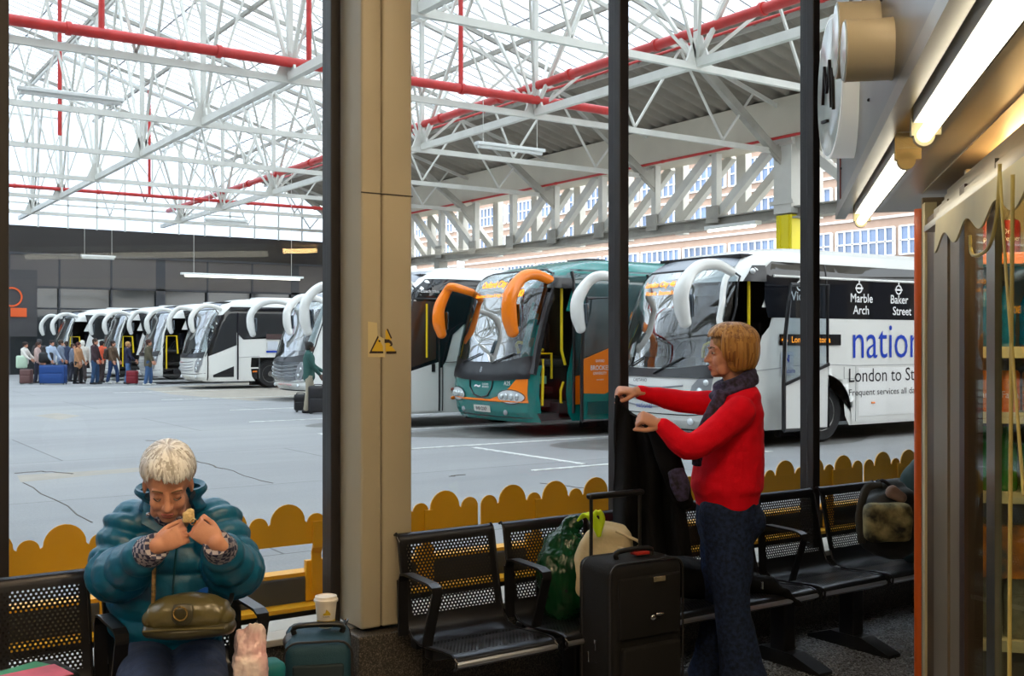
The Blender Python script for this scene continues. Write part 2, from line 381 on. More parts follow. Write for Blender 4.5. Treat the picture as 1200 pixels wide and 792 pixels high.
def crack(pts,wd=.02):
    b=MB(); P=[at(px,py,Z=.003) for px,py in pts]; Q=[]
    for a,c in zip(P,P[1:]):
        for k in range(6): p=a.lerp(c,k/6); Q.append(p+V((R_.uniform(-.04,.04),R_.uniform(-.04,.04),0)))
    Q.append(P[-1])
    for a,c in zip(Q,Q[1:]): b.beam(a,c,wd,.004)
    S(b.build('ground_crack',ck))
crack([(18,554),(50,552),(85,555)],.03); crack([(225,538),(262,549)],.025); crack([(170,516),(210,517)],.03); crack([(524,558),(545,556)],.03); crack([(630,566),(690,572)],.015); crack([(262,549),(320,566)],.01);crack([(30,565),(108,612)],.012)
patch=M('ground_patch',(158,150,138),.8,noise_amt=.15,noise_scale=2)
for pts in ([(40,487),(66,484),(95,487),(70,492)],[(20,557),(120,551),(225,543),(226,548),(120,556),(24,565)],[(168,455),(320,446),(380,452),(376,462),(300,470),(200,462)]):
    b=MB(); vs,fs=poly2d([tuple(at(px,py,Z=0)[:2]) for px,py in pts],1.5); b.add([(u,v,.001) for u,v in vs],fs); S(b.build('ground_repair',patch,fixn=False))
# ---------------------------------------------------------------- roof over the yard
EX,EZ,SL,RX=27.4,9.6,.28,2.0
def rz_(x): return EZ+SL*(EX-x) if x>=RX else EZ+SL*(EX-RX)-SL*(RX-x)
YA,YB=4.7,60.0; GX=23.0
def slope_box(mb,x0,x1,y0,y1,dz,th):
    mb.prism([(x0,y0,rz_(x0)+dz),(x1,y0,rz_(x1)+dz),(x1,y0,rz_(x1)+dz+th),(x0,y0,rz_(x0)+dz+th)],(0,y1-y0,0))
rg=Mglass('roof_glass',(.90,.95,1.0),.03,.1,.22,(.92,.96,1.0))
b=MB(); slope_box(b,RX,GX,YA,YB,.10,.01); slope_box(b,-20,RX,YA,YB,.10,.01)
rt=thing('roof_glazing',None,None,(RX,YA,rz_(RX))); S(rt)
b.build('glass',rg,rt)
b=MB(); y=YA; bar=M('glazing_bar',(120,122,126),.5)
while y<YB: slope_box(b,RX,GX,y,y+.035,.085,.02); slope_box(b,-20,RX,y,y+.035,.085,.02); y+=.62
for x in (19.6,16,12.4,8.8,5.2,-1.6,-5.2,-8.8,-13): b.box((x,(YA+YB)/2,rz_(x)+.1),(.05,YB-YA,.03))
b.build('glazing_bars',bar,rt)
# corrugated opaque strip along the eaves
cm=M('corrugated_sheet',(150,142,130),.7,noise_amt=.2,noise_scale=1)
b=MB(); N=620
def corr(u,v):
    y=YA-3+(YB+3-YA)*u; x=GX-.3+(EX+.6-GX+.3)*v; return (x,y,rz_(x)+.085*math.sin(u*N*math.pi/3.0))
b.grid(corr,N*2,4); o=b.build('roof_sheeting',cm,fixn=False); S(o)
b=MB(); y=YA
while y<YB: slope_box(b,RX,GX,y-.04,y+.04,-.12,.14); slope_box(b,-20,RX,y-.04,y+.04,-.12,.14); y+=6.4
for x in (23.2,20.2,17.3,13.7,10.1,6.5,2.9,-.7,-4.3,-8,-11.5): b.beam((x,YA,rz_(x)-.08),(x,YB,rz_(x)-.08),.11,.15)
S(b.build('roof_purlins',steel2))
ZC=8.0
BY=[11.7,18.1,24.5,30.9,37.3,43.7,50.1,56.5]
for y in BY:
    t=thing('roof_truss',None,None,(EX,y,ZC)); S(t)
    b=MB(); b.beam((-14,y,ZC),(EX,y,ZC-.12),.12,.16); b.build('bottom_chord',steel,t)
    b=MB(); b.beam((RX,y,rz_(RX)-.35),(EX,y,rz_(EX)-.35),.09,.12); b.beam((-14,y,rz_(-14)-.35),(RX,y,rz_(RX)-.35),.09,.12); b.build('top_chord',steel,t)
    for x in (17.3,10.1,2.9,-4.3,-11.5): MB().beam((x,y,ZC),(x,y,rz_(x)-.3),.13).build('upright',steel,t)
    for i in range(9):
        x=24.5-3.6*i
        a=(x,y,ZC); 
        for s in (-1,1):
            q=x+s*1.8
            if s==1 and i==0: q=x+1.4
            MB().beam(a,(q,y,rz_(q)-.35),.06).build('web_member',steel,t)
    MB().beam((23.4,y,rz_(23.4)-.4),(EX-.1,y,7.55),.22,.26).build('knee_brace',steel2,t)
    b=MB(); b.prism([(EX-.9,y-.09,7.9),(EX,y-.09,8.3),(EX,y-.09,7.2),(EX-.7,y-.09,7.7)],(0,.04,0)); b.build('gusset_plate',steel2,t)
for x in (17.3,10.1,2.9,-4.3):
    t=thing('roof_girder',None,None,(x,YA,ZC)); S(t)
    MB().beam((x,YA,ZC),(x,YB,ZC),.15,.2).build('bottom_chord',steel,t)
    MB().beam((x,YA,rz_(x)-.3),(x,YB,rz_(x)-.3),.1,.12).build('top_chord',steel,t)
    y=YA+1.5
    for y in BY:
        for s in (-1,1):
            MB().beam((x,y,ZC),(x,y+s*3.2,rz_(x)-.3),.085).build('web_member',steel,t)
            if x==17.3: MB().beam((x,y,ZC),(x-2.6,y+s*3.2,rz_(x-2.6)-.2),.07).build('web_member',steel,t)
            if x==17.3: MB().beam((x,y,ZC),(x+3,y+s*3.2,rz_(x+3)-.2),.07).build('web_member',steel,t)
    for y in BY:
        b=MB(); b.prism([(x-.35,y-.03,ZC),(x+.35,y-.03,ZC),(x+.12,y-.03,ZC+.55),(x-.12,y-.03,ZC+.55)],(0,.06,0)); b.prism([(x-.03,y-.4,ZC),(x-.03,y+.4,ZC),(x-.03,y+.15,ZC+.6),(x-.03,y-.15,ZC+.6)],(.06,0,0)); b.build('gusset_plate',steel,t)
# eaves: white box band and the lattice girder below it
S(MB().box((EX+.2,(YA+YB)/2-2,8.95),(1.3,YB-YA+4,1.3)).build('roof_fascia',M('fascia_cream',(206,198,180),.6,noise_amt=.08,noise_scale=1)))
t=thing('eaves_girder',None,None,(EX,24.5,6)); S(t)
b=MB(); b.box((EX,(YA+YB)/2-1,5.70),(.5,YB-YA+2,.06)); b.box((EX,(YA+YB)/2-1,6.04),(.5,YB-YA+2,.05)); b.box((EX,(YA+YB)/2-1,5.87),(.08,YB-YA+2,.32)); b.build('bottom_flange',steel2,t)
ys=[24.5+3.2*k for k in range(-5,12)]
for y in ys:
    if y>YB: continue
    MB().box((EX,y,7.18),(.26,.26,2.35)).build('upright',steel,t)
    MB().box((EX+1.1,y-.25,7.15),(.3,.45,2.8)).build('upright',steel,t)
    MB().box((EX-.2,y,6.15),(.06,.6,.6)).build('gusset_plate',steel2,t)
    d=-1 if y<41.5 else 1
    if 24.5<y<59 or y<24: 
        if y<24: d=1
        MB().beam((EX,y,6.05),(EX,y+d*2.9,8.35),.26,.3).build('diagonal',steel,t)
        MB().beam((EX+1,y-.1,6.05),(EX+1,y+d*2.9-.1,8.35),.26,.3).build('diagonal',steel,t)
t=thing('roof_column',None,None,(EX,24.2,0)); S(t)
b=MB(); b.box((EX,24.35,7.15),(.7,.75,2.6)); b.box((EX-.38,24.35,8.1),(.1,1.0,.12)); b.box((EX-.38,24.35,6.2),(.1,1.0,.12)); b.build('column_head',steel,t)
b=MB(); b.box((EX,24.35,2.9),(.55,.66,5.8)); b.box((EX-.29,24.16,2.9),(.04,.06,5.8)); b.box((EX-.29,24.54,2.9),(.04,.06,5.8)); b.build('column_shaft',M('column_yellow',(232,214,20),.5),t)
for yf in(47,59.5): S(MB().box((EX,yf,2.85),(.5,.5,5.7)).build('roof_column',steel2))
# red pipes
def pipe(label,pts,r,clamps=True):
    t=thing('red_pipe',label,'pipe',pts[0],)
    MB().tube(pts,r,10).build('pipe_run',redp,t,True)
    if clamps:
        a,c=V(pts[0]),V(pts[-1]); n=int((c-a).length/3.2)
        d=(c-a).normalized()
        for i in range(n): p=a.lerp(c,(i+.4)/n); b=MB(); b.cyl(p-d*.05,p+d*.05,r*1.3,n=10); b.build('pipe_coupling',redp,t,True)
pipe('thick red sprinkler pipe running away along the right roof girder',[(17.35,8,8.75),(17.35,59,8.75)],.12)
pipe('thick red pipe crossing above the nearest full truss, through the left window',[(-6,24.3,8.3),(20,24.3,8.3)],.12)
pipe('thin red pipe low across the far end of the roof',[(0,50,8.3),(24,50,8.3)],.08)
pipe('thin red pipe along the cream eaves band',[(EX-.7,12,8.25),(EX-.7,58,8.25)],.05)
pipe('thin red pipe across the corrugated eaves sheeting',[(22.5,11,10.55),(22.5,57,10.55)],.045)
for px,Y,lab in ((119,24.3,'red drop pipe nearest the left window frame'),(362,24.3,'red drop pipe beside the dark frame left of the column'),(540,24.3,'red drop pipe left of the middle window bar'),(70,37,'thin red drop pipe farther back at the left'),(175,50,'short red drop pipe above the coach queue')):
    p=at(px,100,Y=Y); pipe(lab,[(p.x,Y,8.3),(p.x,Y,rz_(p.x)-.3)],.065,False)
# hanging strip lights
tubem=M('yard_tube',(255,250,235),.4,emit=3); lw=M('fitting_white',(226,228,226),.4)
def strip(p,L,label,on=False,warm_=False):
    t=thing('strip_light',label,'strip light',p)
    x,y,z=p; MB().box((x,y,z+.06),(L,.22,.09),b=.02).build('fitting',lw,t); MB().cyl((x-L*.47,y,z-.02),(x+L*.47,y,z-.02),.05).build('tube',tubem if on else lw,t,True)
    for s in(-.4,.4): b=MB(); b.beam((x+s*L,y,z+.1),(x+s*L,y,rz_(x+s*L)+.05),.015); b.build('hanger',steel,t)
def stripp(px0,px1,py,Y,label,on=False):
    a=at(px0,py,Y=Y); c=at(px1,py,Y=Y); strip(((a.x+c.x)/2,Y,a.z),c.x-a.x,label,on)
stripp(558,637,170,24.9,'long white strip light hanging just left of the middle window bar')
stripp(20,145,106,26,'white strip light hanging under the left roof glazing')
stripp(95,135,301,52,'small strip light above the dark end wall')
stripp(212,355,322,46,'long lit strip light above the white coaches',True)
stripp(240,290,258,38,'short strip light hanging over the far trusses')
t=thing('strip_light','narrow lit strip light below the eaves girder beside the yellow column','strip light',(26.9,26,5.65)); MB().box((26.95,26.5,5.64),(.3,2.4,.12)).build('fitting',lw,t); MB().box((27.05,26.5,5.68),(.3,.1,.06)).build('hanger',steel,t); MB().cyl((26.9,25.4,5.54),(26.9,27.6,5.54),.05).build('tube',tubem,t,True)
# unseen station walls over hall and west side, added to darken coach-glass reflections
sbm=M('station_brick',(150,134,120),.85,noise_amt=.15,noise_scale=1.2)
b=MB(); b.prism([(-20,4.5,4.6),(13,4.5,4.6),(13,4.5,rz_(13)),(RX,4.5,rz_(RX)),(-20,4.5,rz_(-20))],(0,.12,0)); S(b.build('wall_unseen_front',sbm))  # out of view; stops short at the east so skylight reaches coach sides
b=MB(); b.box((23.5,4.56,2.1),(20.6,.12,4.2)); S(b.build('wall_unseen_front',sbm)); b=MB(); b.box((-13.6,4.56,2.3),(12.6,.12,4.6)); S(b.build('wall_unseen_front',sbm))  # unseen low walls, added so coach windows do not mirror open sky
b=MB()
for k in range(7): b.box((14.8+2.7*k,4.64,2.4),(1.7,.08,2.2))
S(b.build('window_unseen_front',M('station_window',(60,70,80),.15)))
b=MB(); b.box((-20.2,32,5.3),(.3,56,10.6)); wst=b.build('wall_unseen_west',sbm); S(wst)  # unseen wall, added to darken what the windscreens reflect
b=MB()
for k in range(10): b.box((-20.0,7.5+5.4*k,2.2),(.1,3.6,3.2)); b.box((-20.0,7.5+5.4*k,7.0),(.1,3.6,1.8))
S(b.build('window_unseen_west',M('station_window',(60,70,80),.15)))
# far end wall of the yard
dk=M('endwall_panel',(96,90,88),.5,noise_amt=.1,noise_scale=.5); dg=M('endwall_glass',(40,46,50),.08,spec=.8); dgf=M('endwall_frame',(60,62,68),.5)
EY=60.0
ew=thing('wall_far',None,None,(10,EY,0)); S(ew)
MB().box((3.5,EY+.3,6.9),(47,.4,1.5)).build('dark_band',M('endwall_dark',(52,48,46),.7),ew)
MB().box((3.5,EY,5.35),(47,.3,1.7)).build('cladding_band',dk,ew)
MB().box((3.5,EY+.1,2.25),(47,.2,4.5)).build('glass_wall',dg,ew)
b=MB()
for k in range(16): b.box((-14+k*2.6,EY-.12,3.1),(.1 if k%3 else .5,.1,6.2))
b.box((3.5,EY-.12,4.5),(47,.1,.1)); b.box((3.5,EY-.12,3.4),(47,.08,.08)); b.box((3.5,EY-.15,6.2),(47,.16,.12)); b.build('frame_bars',dgf,ew)
gw=M('gable_glass_wall',(214,222,232),.4)
g=thing('wall_gable',None,None,(10,EY,7.6)); S(g)
b=MB(); b.prism([(-20,EY+.2,7.6),(EX,EY+.2,7.6),(EX,EY+.2,rz_(EX)),(RX,EY+.2,rz_(RX)),(-20,EY+.2,rz_(-20))],(0,.02,0)); b.build('gable_glass',Mglass('gable_glass',(.85,.9,.96),.04,.1,.5,(.8,.88,1)),g)
b=MB()
for k in range(32):
    x=-18+k*1.45; b.box((x,EY,(7.6+rz_(x))/2),(.07,.1,rz_(x)-7.6))
for k in range(6): z=8.8+k*1.5; b.box((2,EY,z),(40 if z<10 else 30-(z-10)*3,.1,.08))
b.build('gable_bars',steel,g)
sg=thing('wall_sign','dark wall sign with an orange ring and orange panel on the far glass wall','sign',(at(20,360,Y=EY-.4).x,EY-.4,3))
c=at(20,355,Y=EY-.4); MB().box((c.x,EY-.35,c.z),(1.9,.1,3.4)).build('sign_board',M('sign_dark',(72,70,72),.6),sg)
og=M('sign_orange',(236,98,40),.5); c1=at(19,348,Y=EY-.45); b=MB(); pr=[(.42,-.02),(.5,-.02),(.5,.02),(.42,.02),(.42,-.02)]; b.lathe((c1.x-.2,EY-.43,c1.z),pr,28,'y'); b.build('orange_ring',og,sg)
c2=at(22,366,Y=EY-.45); MB().box((c2.x,EY-.43,c2.z),(.75,.05,.45)).build('orange_panel',og,sg)
# brick office building beyond the eaves
BX=64.0
brick=M('brick_wall',(172,148,134),.85,noise_amt=.1,noise_scale=1.5); wpan=M('white_panel',(232,234,236),.6); wpane=M('office_glass',(110,136,178),.12,noise_amt=.5,noise_scale=.35,spec=.8)
bd=thing('office_building','long brick office building with rows of white framed windows beyond the coaches','building',(BX,85,0))
MB().box((BX+5,85,11.5),(10,112,23)).build('brick_facade',brick,bd)
b=MB()
for k in range(7): b.box((BX-.06,85,3.9+3.3*k-.12),(.2,112,.16))
b.box((BX-.1,117,11.5),(.5,3,23)); b.box((BX-.1,105,11.5),(.4,1.2,23)); b.box((BX-.2,92,6.3),(.5,24,1.2)); b.build('white_bands',wpan,bd)
for r in range(5):
    z0=4.4+3.3*r if r<5 else 0
    if r==4: z0=4.4+3.3*4
    for k in range(15):
        y=42+5.4*k; 
        if R_.random()<.0: continue
        f=MB(); W2,H2=4.9,1.95
        for j in range(8): f.box((BX-.12,y+W2*j/7,z0+H2/2),(.16,.10 if j%7 else .2,H2))
        for j in range(3): f.box((BX-.12,y+W2/2,z0+H2*j/2),(.16,W2,.10))
        w_=f.build('window',wpan,bd)
        MB().box((BX-.05,y+W2/2,z0+H2/2),(.06,W2,H2)).build('pane',wpane,w_)
# ---------------------------------------------------------------- coaches
bw=M('coach_white',(232,232,228),.25,spec=.6,coat=.3)
bteal=M('coach_teal',(0,118,112),.25,spec=.6,coat=.4)
borange=M('coach_orange',(250,130,6),.3,coat=.3)
bdark=M('coach_black',(28,28,32),.3)
bdglass=M('coach_side_glass',(20,22,28),.05,spec=.6)
bgreen=M('coach_green_glass',(40,72,74),.04,spec=1.0)
bws=Mglass('windscreen_glass',(.50,.56,.58),.07,fres=.35)
bint=M('coach_interior',(40,38,40),.8)
bseat=M('coach_seat',(48,46,60),.8)
rubber=M('tyre_rubber',(26,26,28),.8); hubm=M('wheel_hub',(120,118,116),.4,.6)
lensm=M('headlamp_lens',(200,206,206),.08,.6); lamph=M('headlamp_bowl',(226,230,232),.15,.3)
pole=M('handrail_yellow',(236,204,20),.35)
amb=M('amber_display',(255,150,20),.5,emit=2.2)
dispm=M('display_black',(18,16,18),.2)
logob=M('logo_blue',(0,58,180),.5,spec=.2); logor=M('logo_red',(214,40,60),.4); txtd=M('lettering_dark',(28,26,34),.6,spec=.2); txtw=M('lettering_white',(240,240,240),.5)
grey=M('coach_grey',(150,152,156),.35); plate=M('number_plate',(224,224,214),.5)
mudm=M('step_dark',(58,56,56),.6)
class Coach:
    def __init__(s,ox,oy,L,Hs,label,kind,xf,a=.55,p=2.6,base=bw,doorx=None,arch=(2.6,8.6),vox=None):
        s.ox,s.oy,s.L,s.xf_,s.a,s.p,s.H=ox,oy,L,xf,a,p,Hs
        s.root=thing('coach',label,'coach',(ox,oy+1.25,0),None)
        s.base=base; s.doorx=doorx; s.arch=arch
        s.shell()
    def xf(s,z): return interp(s.xf_,z)
    def w(s,z):
        h=s.H; return interp([(0,1.22),(.5,1.25),(h-.5,1.25),(h-.3,1.2),(h-.15,1.08),(h-.05,.85),(h,.5)],z)
    def W(s,p): return V((s.ox+p[0],s.oy+1.25+p[1],p[2]))
    def front(s,y,z,off=0):
        w=s.w(z); q=min(abs(y)/w,.995); return s.W((s.xf(z)+s.a*(1-(1-q**s.p)**(1/s.p))-off,y*(1+off*.5),z))
    def side(s,x,z,off=0):
        w=s.w(z); x=max(x,s.xf(z)+.22*s.a); d=(x-s.xf(z))/s.a
        if d>=1: y=w
        else: y=w*(1-(1-max(d,.0))**s.p)**(1/s.p)
        return s.W((x,-y-off,z))
    def outline(s,z):
        w=s.w(z); xf=s.xf(z); pts=[]; L=s.L-max(0,(z-s.H+.3))*.8
        x=L; n=40
        st=xf+s.a
        for i in range(n): pts.append((L+(st-L)*i/n,-w))
        m=36
        for i in range(m+1):
            t=-math.pi/2+math.pi*i/m
            cx=math.cos(t);sy=math.sin(t); e=2/s.p
            pts.append((xf+s.a*(1-abs(cx)**e),w*math.copysign(abs(sy)**e,sy)))
        for i in range(1,n+1): pts.append((st+(L-st)*i/n,w))
        return pts
    def shell(s):
        h=s.H; zs=[.26,.45,.7,.95,1.1,1.25,1.45,1.7,1.95,2.15,2.35,2.55,2.75,h-.45,h-.35,h-.25,h-.15,h-.08,h-.03,h]
        zs+=[h-.5,h-.3,h-.05]+[z for z,_ in s.xf_ if .26<z<h]
        zs=sorted(set(round(z,3) for z in zs)); zs=[z for i,z in enumerate(zs) if i==0 or z-zs[i-1]>.004]
        rings=[[s.W((x,y,z)) for x,y in s.outline(z)] for z in zs]; n=len(rings[0])
        b=MB(); vs=[p for r in rings for p in r]; fs=[]
        for i in range(len(zs)-1):
            zc=(zs[i]+zs[i+1])/2
            for k in range(n-1):
                c=(rings[i][k]+rings[i+1][k+1])/2-V((s.ox,s.oy+1.25,0))
                near=c.y<-.9
                if 1.25<zc<min(2.75,h-.6) and abs(c.y)<1.02 and c.x<s.L/2: continue          # windscreen
                if near and c.x<s.L*.98:
                    if s.doorx and s.doorx[0]<c.x<s.doorx[1] and zc<2.65: continue
                    if any(abs(c.x-ax)<.62 and zc<1.05 for ax in s.arch): continue
                fs.append((i*n+k,i*n+k+1,(i+1)*n+k+1,(i+1)*n+k))
            fs.append((i*n+n-1,i*n,(i+1)*n,(i+1)*n+n-1))
        fs.append(tuple((len(zs)-1)*n+k for k in range(n)))
        b.add(vs,fs); b.build('body_shell',s.base,s.root,True,fixn=True)
        # dark lining: floor pan, bulkhead, cabin
        b=MB(); o=s.W((0,0,0))
        b.box(o+V((s.L/2+.3,0,.45)),(s.L-1.2,2.3,.25)); b.box(o+V((4.6,0,1.7)),(.05,2.3,2.4)); b.box(o+V((3,0,h-.22)),(3.8,1.9,.05)); b.box(o+V((3,1.15,1.7)),(3.6,.04,2.2))
        b.box(o+V((1.1,.35,.95)),(1.0,1.6,.9))
        b.build('cabin_lining',bint,s.root)
        b=MB()
        b.box(o+V((.95,.1,1.28)),(.5,2.0,.14),b=.04); b.build('dashboard',M('dashboard',(44,44,48),.6),s.root,True)
        for (x,y) in ((1.75,.6),(3.0,.6),(3.0,-.5),(3.9,.6),(3.9,-.5)):
            b=MB(); b.box(o+V((x,y,1.55)),(.14,.46,.95),b=.05); b.box(o+V((x-.25,y,1.12)),(.5,.46,.14),b=.04); b.build('coach_seat',bseat,s.root,True)
        b=MB(); pr=[(.23,-.012),(.25,0),(.23,.012),(.21,0),(.23,-.012)]; m=MB(Matrix.Translation(o+V((1.35,.6,1.5)))@Matrix.Rotation(math.radians(-60),4,'Y')); m.lathe((0,0,0),pr,20); m.beam((-.22,0,0),(.22,0,0),.03); m.build('steering_wheel',bdark,s.root)
        for ax in s.arch: s.wheel(ax)
    def wheel(s,ax,r=.5):
        c=s.W((ax,-1.07,r)); b=MB()
        b.lathe(c,[(.30,-.12),(r-.05,-.14),(r,-.09),(r,.14),(r-.06,.18),(.2,.18)],36,'y'); w=b.build('wheel',rubber,s.root,True)
        b=MB(); b.lathe(c,[(.0,-.13),(.09,-.13),(.11,-.09),(.19,-.06),(.27,-.1),(.31,-.13),(.31,0)],28,'y')
        for k in range(10): a=k*math.pi/5; b.ell(c+V((.16*math.cos(a),-.10,.16*math.sin(a))),.016,8)
        b.build('hub',hubm,w,True)
        b=MB(); b.box(c+V((0,.25,.15)),(1.3,.1,1.1)); b.box(c+V((0,.1,.62)),(1.2,.5,.05)); b.build('wheel_well',black,s.root)
    def patch(s,chart,poly,name,mat,off=.008,step=.14,par=None):
        vs,fs=poly2d(poly,step); f=s.front if chart=='f' else s.side
        return MB().add([f(x,z,off) for x,z in vs],fs).build(name,mat,par or s.root,'all',fixn=False)
    def line(s,chart,pts,name,mat,r=.012,off=.01,par=None):
        f=s.front if chart=='f' else s.side; Q=[]
        for (a,b),(c,d) in zip(pts,pts[1:]):
            n=max(1,int(math.hypot(c-a,d-b)/.12))
            for k in range(n): Q.append(f(a+(c-a)*k/n,b+(d-b)*k/n,off))
        Q.append(f(*pts[-1],off)); return MB().tube(Q,r,6).build(name,mat,par or s.root,True)
    def text(s,chart,str_,x,z,h,mat,off=.014,wd=None,bold=0,name='lettering',flip=False,space=1.0):
        f=s.front if chart=='f' else s.side; sg=-1 if chart=='f' else 1
        return text(name,str_,mat,s.root,lambda u,v:f(x+sg*u,z+v,off),h=h,wd=wd,bold=bold,space=space)
    def mirror(s,y0,z0,y1,z1,fwd,mat,drop,r=(.10,.17),x0=None):
        """swan-neck mirror: leaves the roof corner, arches forward and hangs down"""
        x0=s.xf(z0)+.35 if x0 is None else x0
        P=[(x0+.15,y0,z0),(x0-.25,y0+(y1-y0)*.3,z0+.1),(x0-fwd*.7,y0+(y1-y0)*.75,z0+.02),(x0-fwd,y1,z0-.28),(x0-fwd-.02,y1,z0-drop*.7),(x0-fwd+.05,y1,z0-drop)]
        R=[(r[0]*.75,r[0]*1.0),(r[0]*.8,r[0]*1.1),(r[0]*.85,r[0]*1.25),(r[1]*.62,r[1]*.72),(r[1]*.62,r[1]*.8),(r[1]*.5,r[1]*.62)]
        m=MB().loft([s.W(p) for p in P],R,16,(0,1,0),True,6).build('mirror_arm',mat,s.root,True)
        g=MB().box(s.W((x0-fwd+.13,y1,z0-drop*.68)),(.03,.2,drop*.42),b=.01).build('mirror_glass',M('mirror_glass',(120,130,140),.05,1),m,True)
NXF=[(.25,.22),(.42,.06),(.75,.0),(1.1,.03),(1.25,.09),(1.7,.22),(2.2,.42),(2.6,.62),(2.85,.82),(3.0,1.05),(3.12,1.4),(3.2,2.0),(3.25,2.8)]
def nx_common(c,near=True,detail=2):
    H=c.H
    # windscreen with black surround
    ws=[(-1.16,1.12),(1.16,1.12),(1.19,1.6),(1.17,2.2),(1.1,2.66),(.9,2.80),(-.9,2.80),(-1.1,2.66),(-1.17,2.2),(-1.19,1.6)]
    c.patch('f',ws,'windscreen',bws,.02,.1)
    c.patch('f',[(-1.16,1.10),(1.16,1.10),(1.17,1.32),(.6,1.25),(0,1.23),(-.6,1.25),(-1.17,1.32)],'windscreen_surround',bdark,.026,.1)
    c.line('f',[(-1.19,1.15),(-1.21,1.6),(-1.2,2.2),(-1.12,2.68),(-.9,2.82),(.9,2.82),(1.12,2.68),(1.2,2.2),(1.21,1.6),(1.19,1.15)],'windscreen_seal',bdark,.018)
    for s_ in (-.1,.75): c.line('f',[(s_,1.16),(s_-.55,1.42)],'wiper',bdark,.012,.045)
    # dark visor roof strip above the glass
    c.patch('f',[(-.98,2.84),(.98,2.84),(.85,3.08),(-.85,3.08)],'roof_visor',M('visor_grey',(142,146,154),.25,spec=.6),.012,.1)
    # destination display behind the glass
    # nose: grille slats, lamps, bumper joint, plate
    for k in range(4): c.line('f',[(-.72,.98-.10*k),(-.3,.94-.10*k),(.3,.94-.10*k),(.72,.98-.10*k)],'grille_slat',grey,.014,.006)
    for s_ in (-1,1):
        hl=c.patch('f',[(s_*.80,.60),(s_*.88,.98),(s_*1.0,1.12),(s_*1.16,1.12),(s_*1.14,.86),(s_*1.0,.58)],'headlamp',grey,.016,.06)
        for (y,z,r) in ((.92,.70,.075),(1.0,.88,.075),(1.08,1.03,.05)):
            p=c.front(s_*y,z,.02); b=MB(); b.ell(p,(.035,r,r),14); b.build('lamp_bulb',lensm if z<.9 else lamph,hl,True)
        p=c.front(s_*.82,.42,.01); MB().ell(p,(.03,.07,.06),12).build('fog_lamp',lamph,c.root,True)
    c.line('f',[(-1.2,.56),(-.8,.52),(.8,.52),(1.2,.56)],'bumper_joint',txtd,.008,.002)
    c.patch('f',rrect(-.28,.33,.28,.45,.02,2),'number_plate',plate,.02)
    c.patch('f',rrect(-1.0,.27,1.0,.30,.01,2),'lower_lip',bdark,.006)
MIR=dict(r=(.09,.2))
def arch(ax): return [(ax-.68,.30)]+[(ax+.66*math.cos(t),.50+.62*math.sin(t)) for t in [math.pi*(1-k/16) for k in range(17)]]+[(ax+.68,.30)]
# --- A: big white coach at the right
A=Coach(11.5,11.9,12.3,3.25,'large white coach nearest the windows, advertising London to Stansted on its side','nx',NXF,doorx=(.42,1.40),arch=(2.72,9.2))
nx_common(A)
A.patch('f',rrect(-.85,2.38,.85,2.68,.02,2),'destination_display',dispm,-.05,.1)
A.text('f','London City 46',.82,2.54,.12,amb,.03,bold=.01); A.text('f','Victoria  Stansted Express',.72,2.41,.09,amb,.03)
A.text('f','CAETANO',.38,1.02,.05,txtd,.02); A.text('f','national',.3,.60,.085,logob,.016); A.text('f','express',-.22,.60,.085,logor,.016)
# side panels and glazing
A.patch('s',[(1.45,1.93),(1.25,1.75),(1.1,1.4),(1.0,.95),(.98,.30),*arch(2.72),*arch(9.2),(12.2,.3),(12.2,2.04),(1.5,2.04)],'side_panel',bw,.010)
A.patch('s',[(1.5,2.93),(1.30,2.80),(1.30,2.3),(1.38,2.04),(12.1,2.04),(12.1,2.93)],'side_window',bdglass,.014)
A.line('s',[(1.5,2.70),(12,2.72)],'window_rail',bw,.022,.02)
A.line('s',[(.80,2.74),(.66,2.4),(.52,2.0),(.43,1.5),(.40,.8),(.42,.32)],'front_pillar',bw,.055,.01)
A.patch('s',[(.90,2.60),(1.34,2.60),(1.34,2.86),(1.12,2.86)],'door_header',bdark,.02)
for x in (2.75,7.1,8.8,10.5): A.line('s',[(x,2.06),(x,2.92)],'window_divider',bdark,.014,.014)
for pts in ([(3.42,1.26),(12,1.26)],[(3.50,.32),(3.50,1.24)],[(7.0,.32),(7,1.24)],[(1.05,1.2),(2.4,1.3),(3.5,1.26)],[(3.2,1.24),(3.2,1.04),(3.5,1.04)]): A.line('s',pts,'panel_joint',grey,.005,.012)
pn=[(3.56,.40),(9.0,.40),(9.0,1.22),(3.56,1.22)]; A.patch('s',pn,'advert_panel',M('advert_white',(240,240,238),.3),.016)
A.text('s','national',3.42,1.38,.60,logob,.0195,wd=2.32,name='logo_lettering',bold=-.004)
A.text('s','express',6.4,1.36,.45,logor,.0195,name='logo_lettering')
A.text('s','London to Stansted',3.32,.98,.23,txtd,.0195,wd=2.62); A.text('s','Frequent services all day & night',3.32,.72,.14,txtd,.0195,wd=2.45)
A.text('s','every hour, every day\nbook online',2.62+.0,.42,.08,txtd,.0195)
A.line('s',[(3.9,.62),(3.98,.62)],'side_marker',borange,.018,.02)
for (x,t1,t2) in ((1.9,'Victoria',''),(3.36,'Marble','Arch'),(4.42,'Baker','Street'),(5.5,'London','Bridge')):
    A.text('s',t1,x,2.32,.15,txtw,.0195,bold=.01)
    if t2: A.text('s',t2,x+.06,2.12,.15,txtw,.0195,bold=.01)
    c=A.side(x+.2,2.56,.03); b=MB(); b.lathe(c,[(.06,0),(.085,-.004),(.085,.0),(.06,0)],20,'y'); b.box(c+V((0,-.004,.12)),(.03,.004,.06)); b.box(c+V((0,-.004,0)),(.2,.004,.03)); b.build('route_symbol',txtw,A.root)
A.patch('s',[(1.62,1.60),(3.1,1.60),(3.1,1.78),(1.62,1.78)],'side_display',dispm,.03)
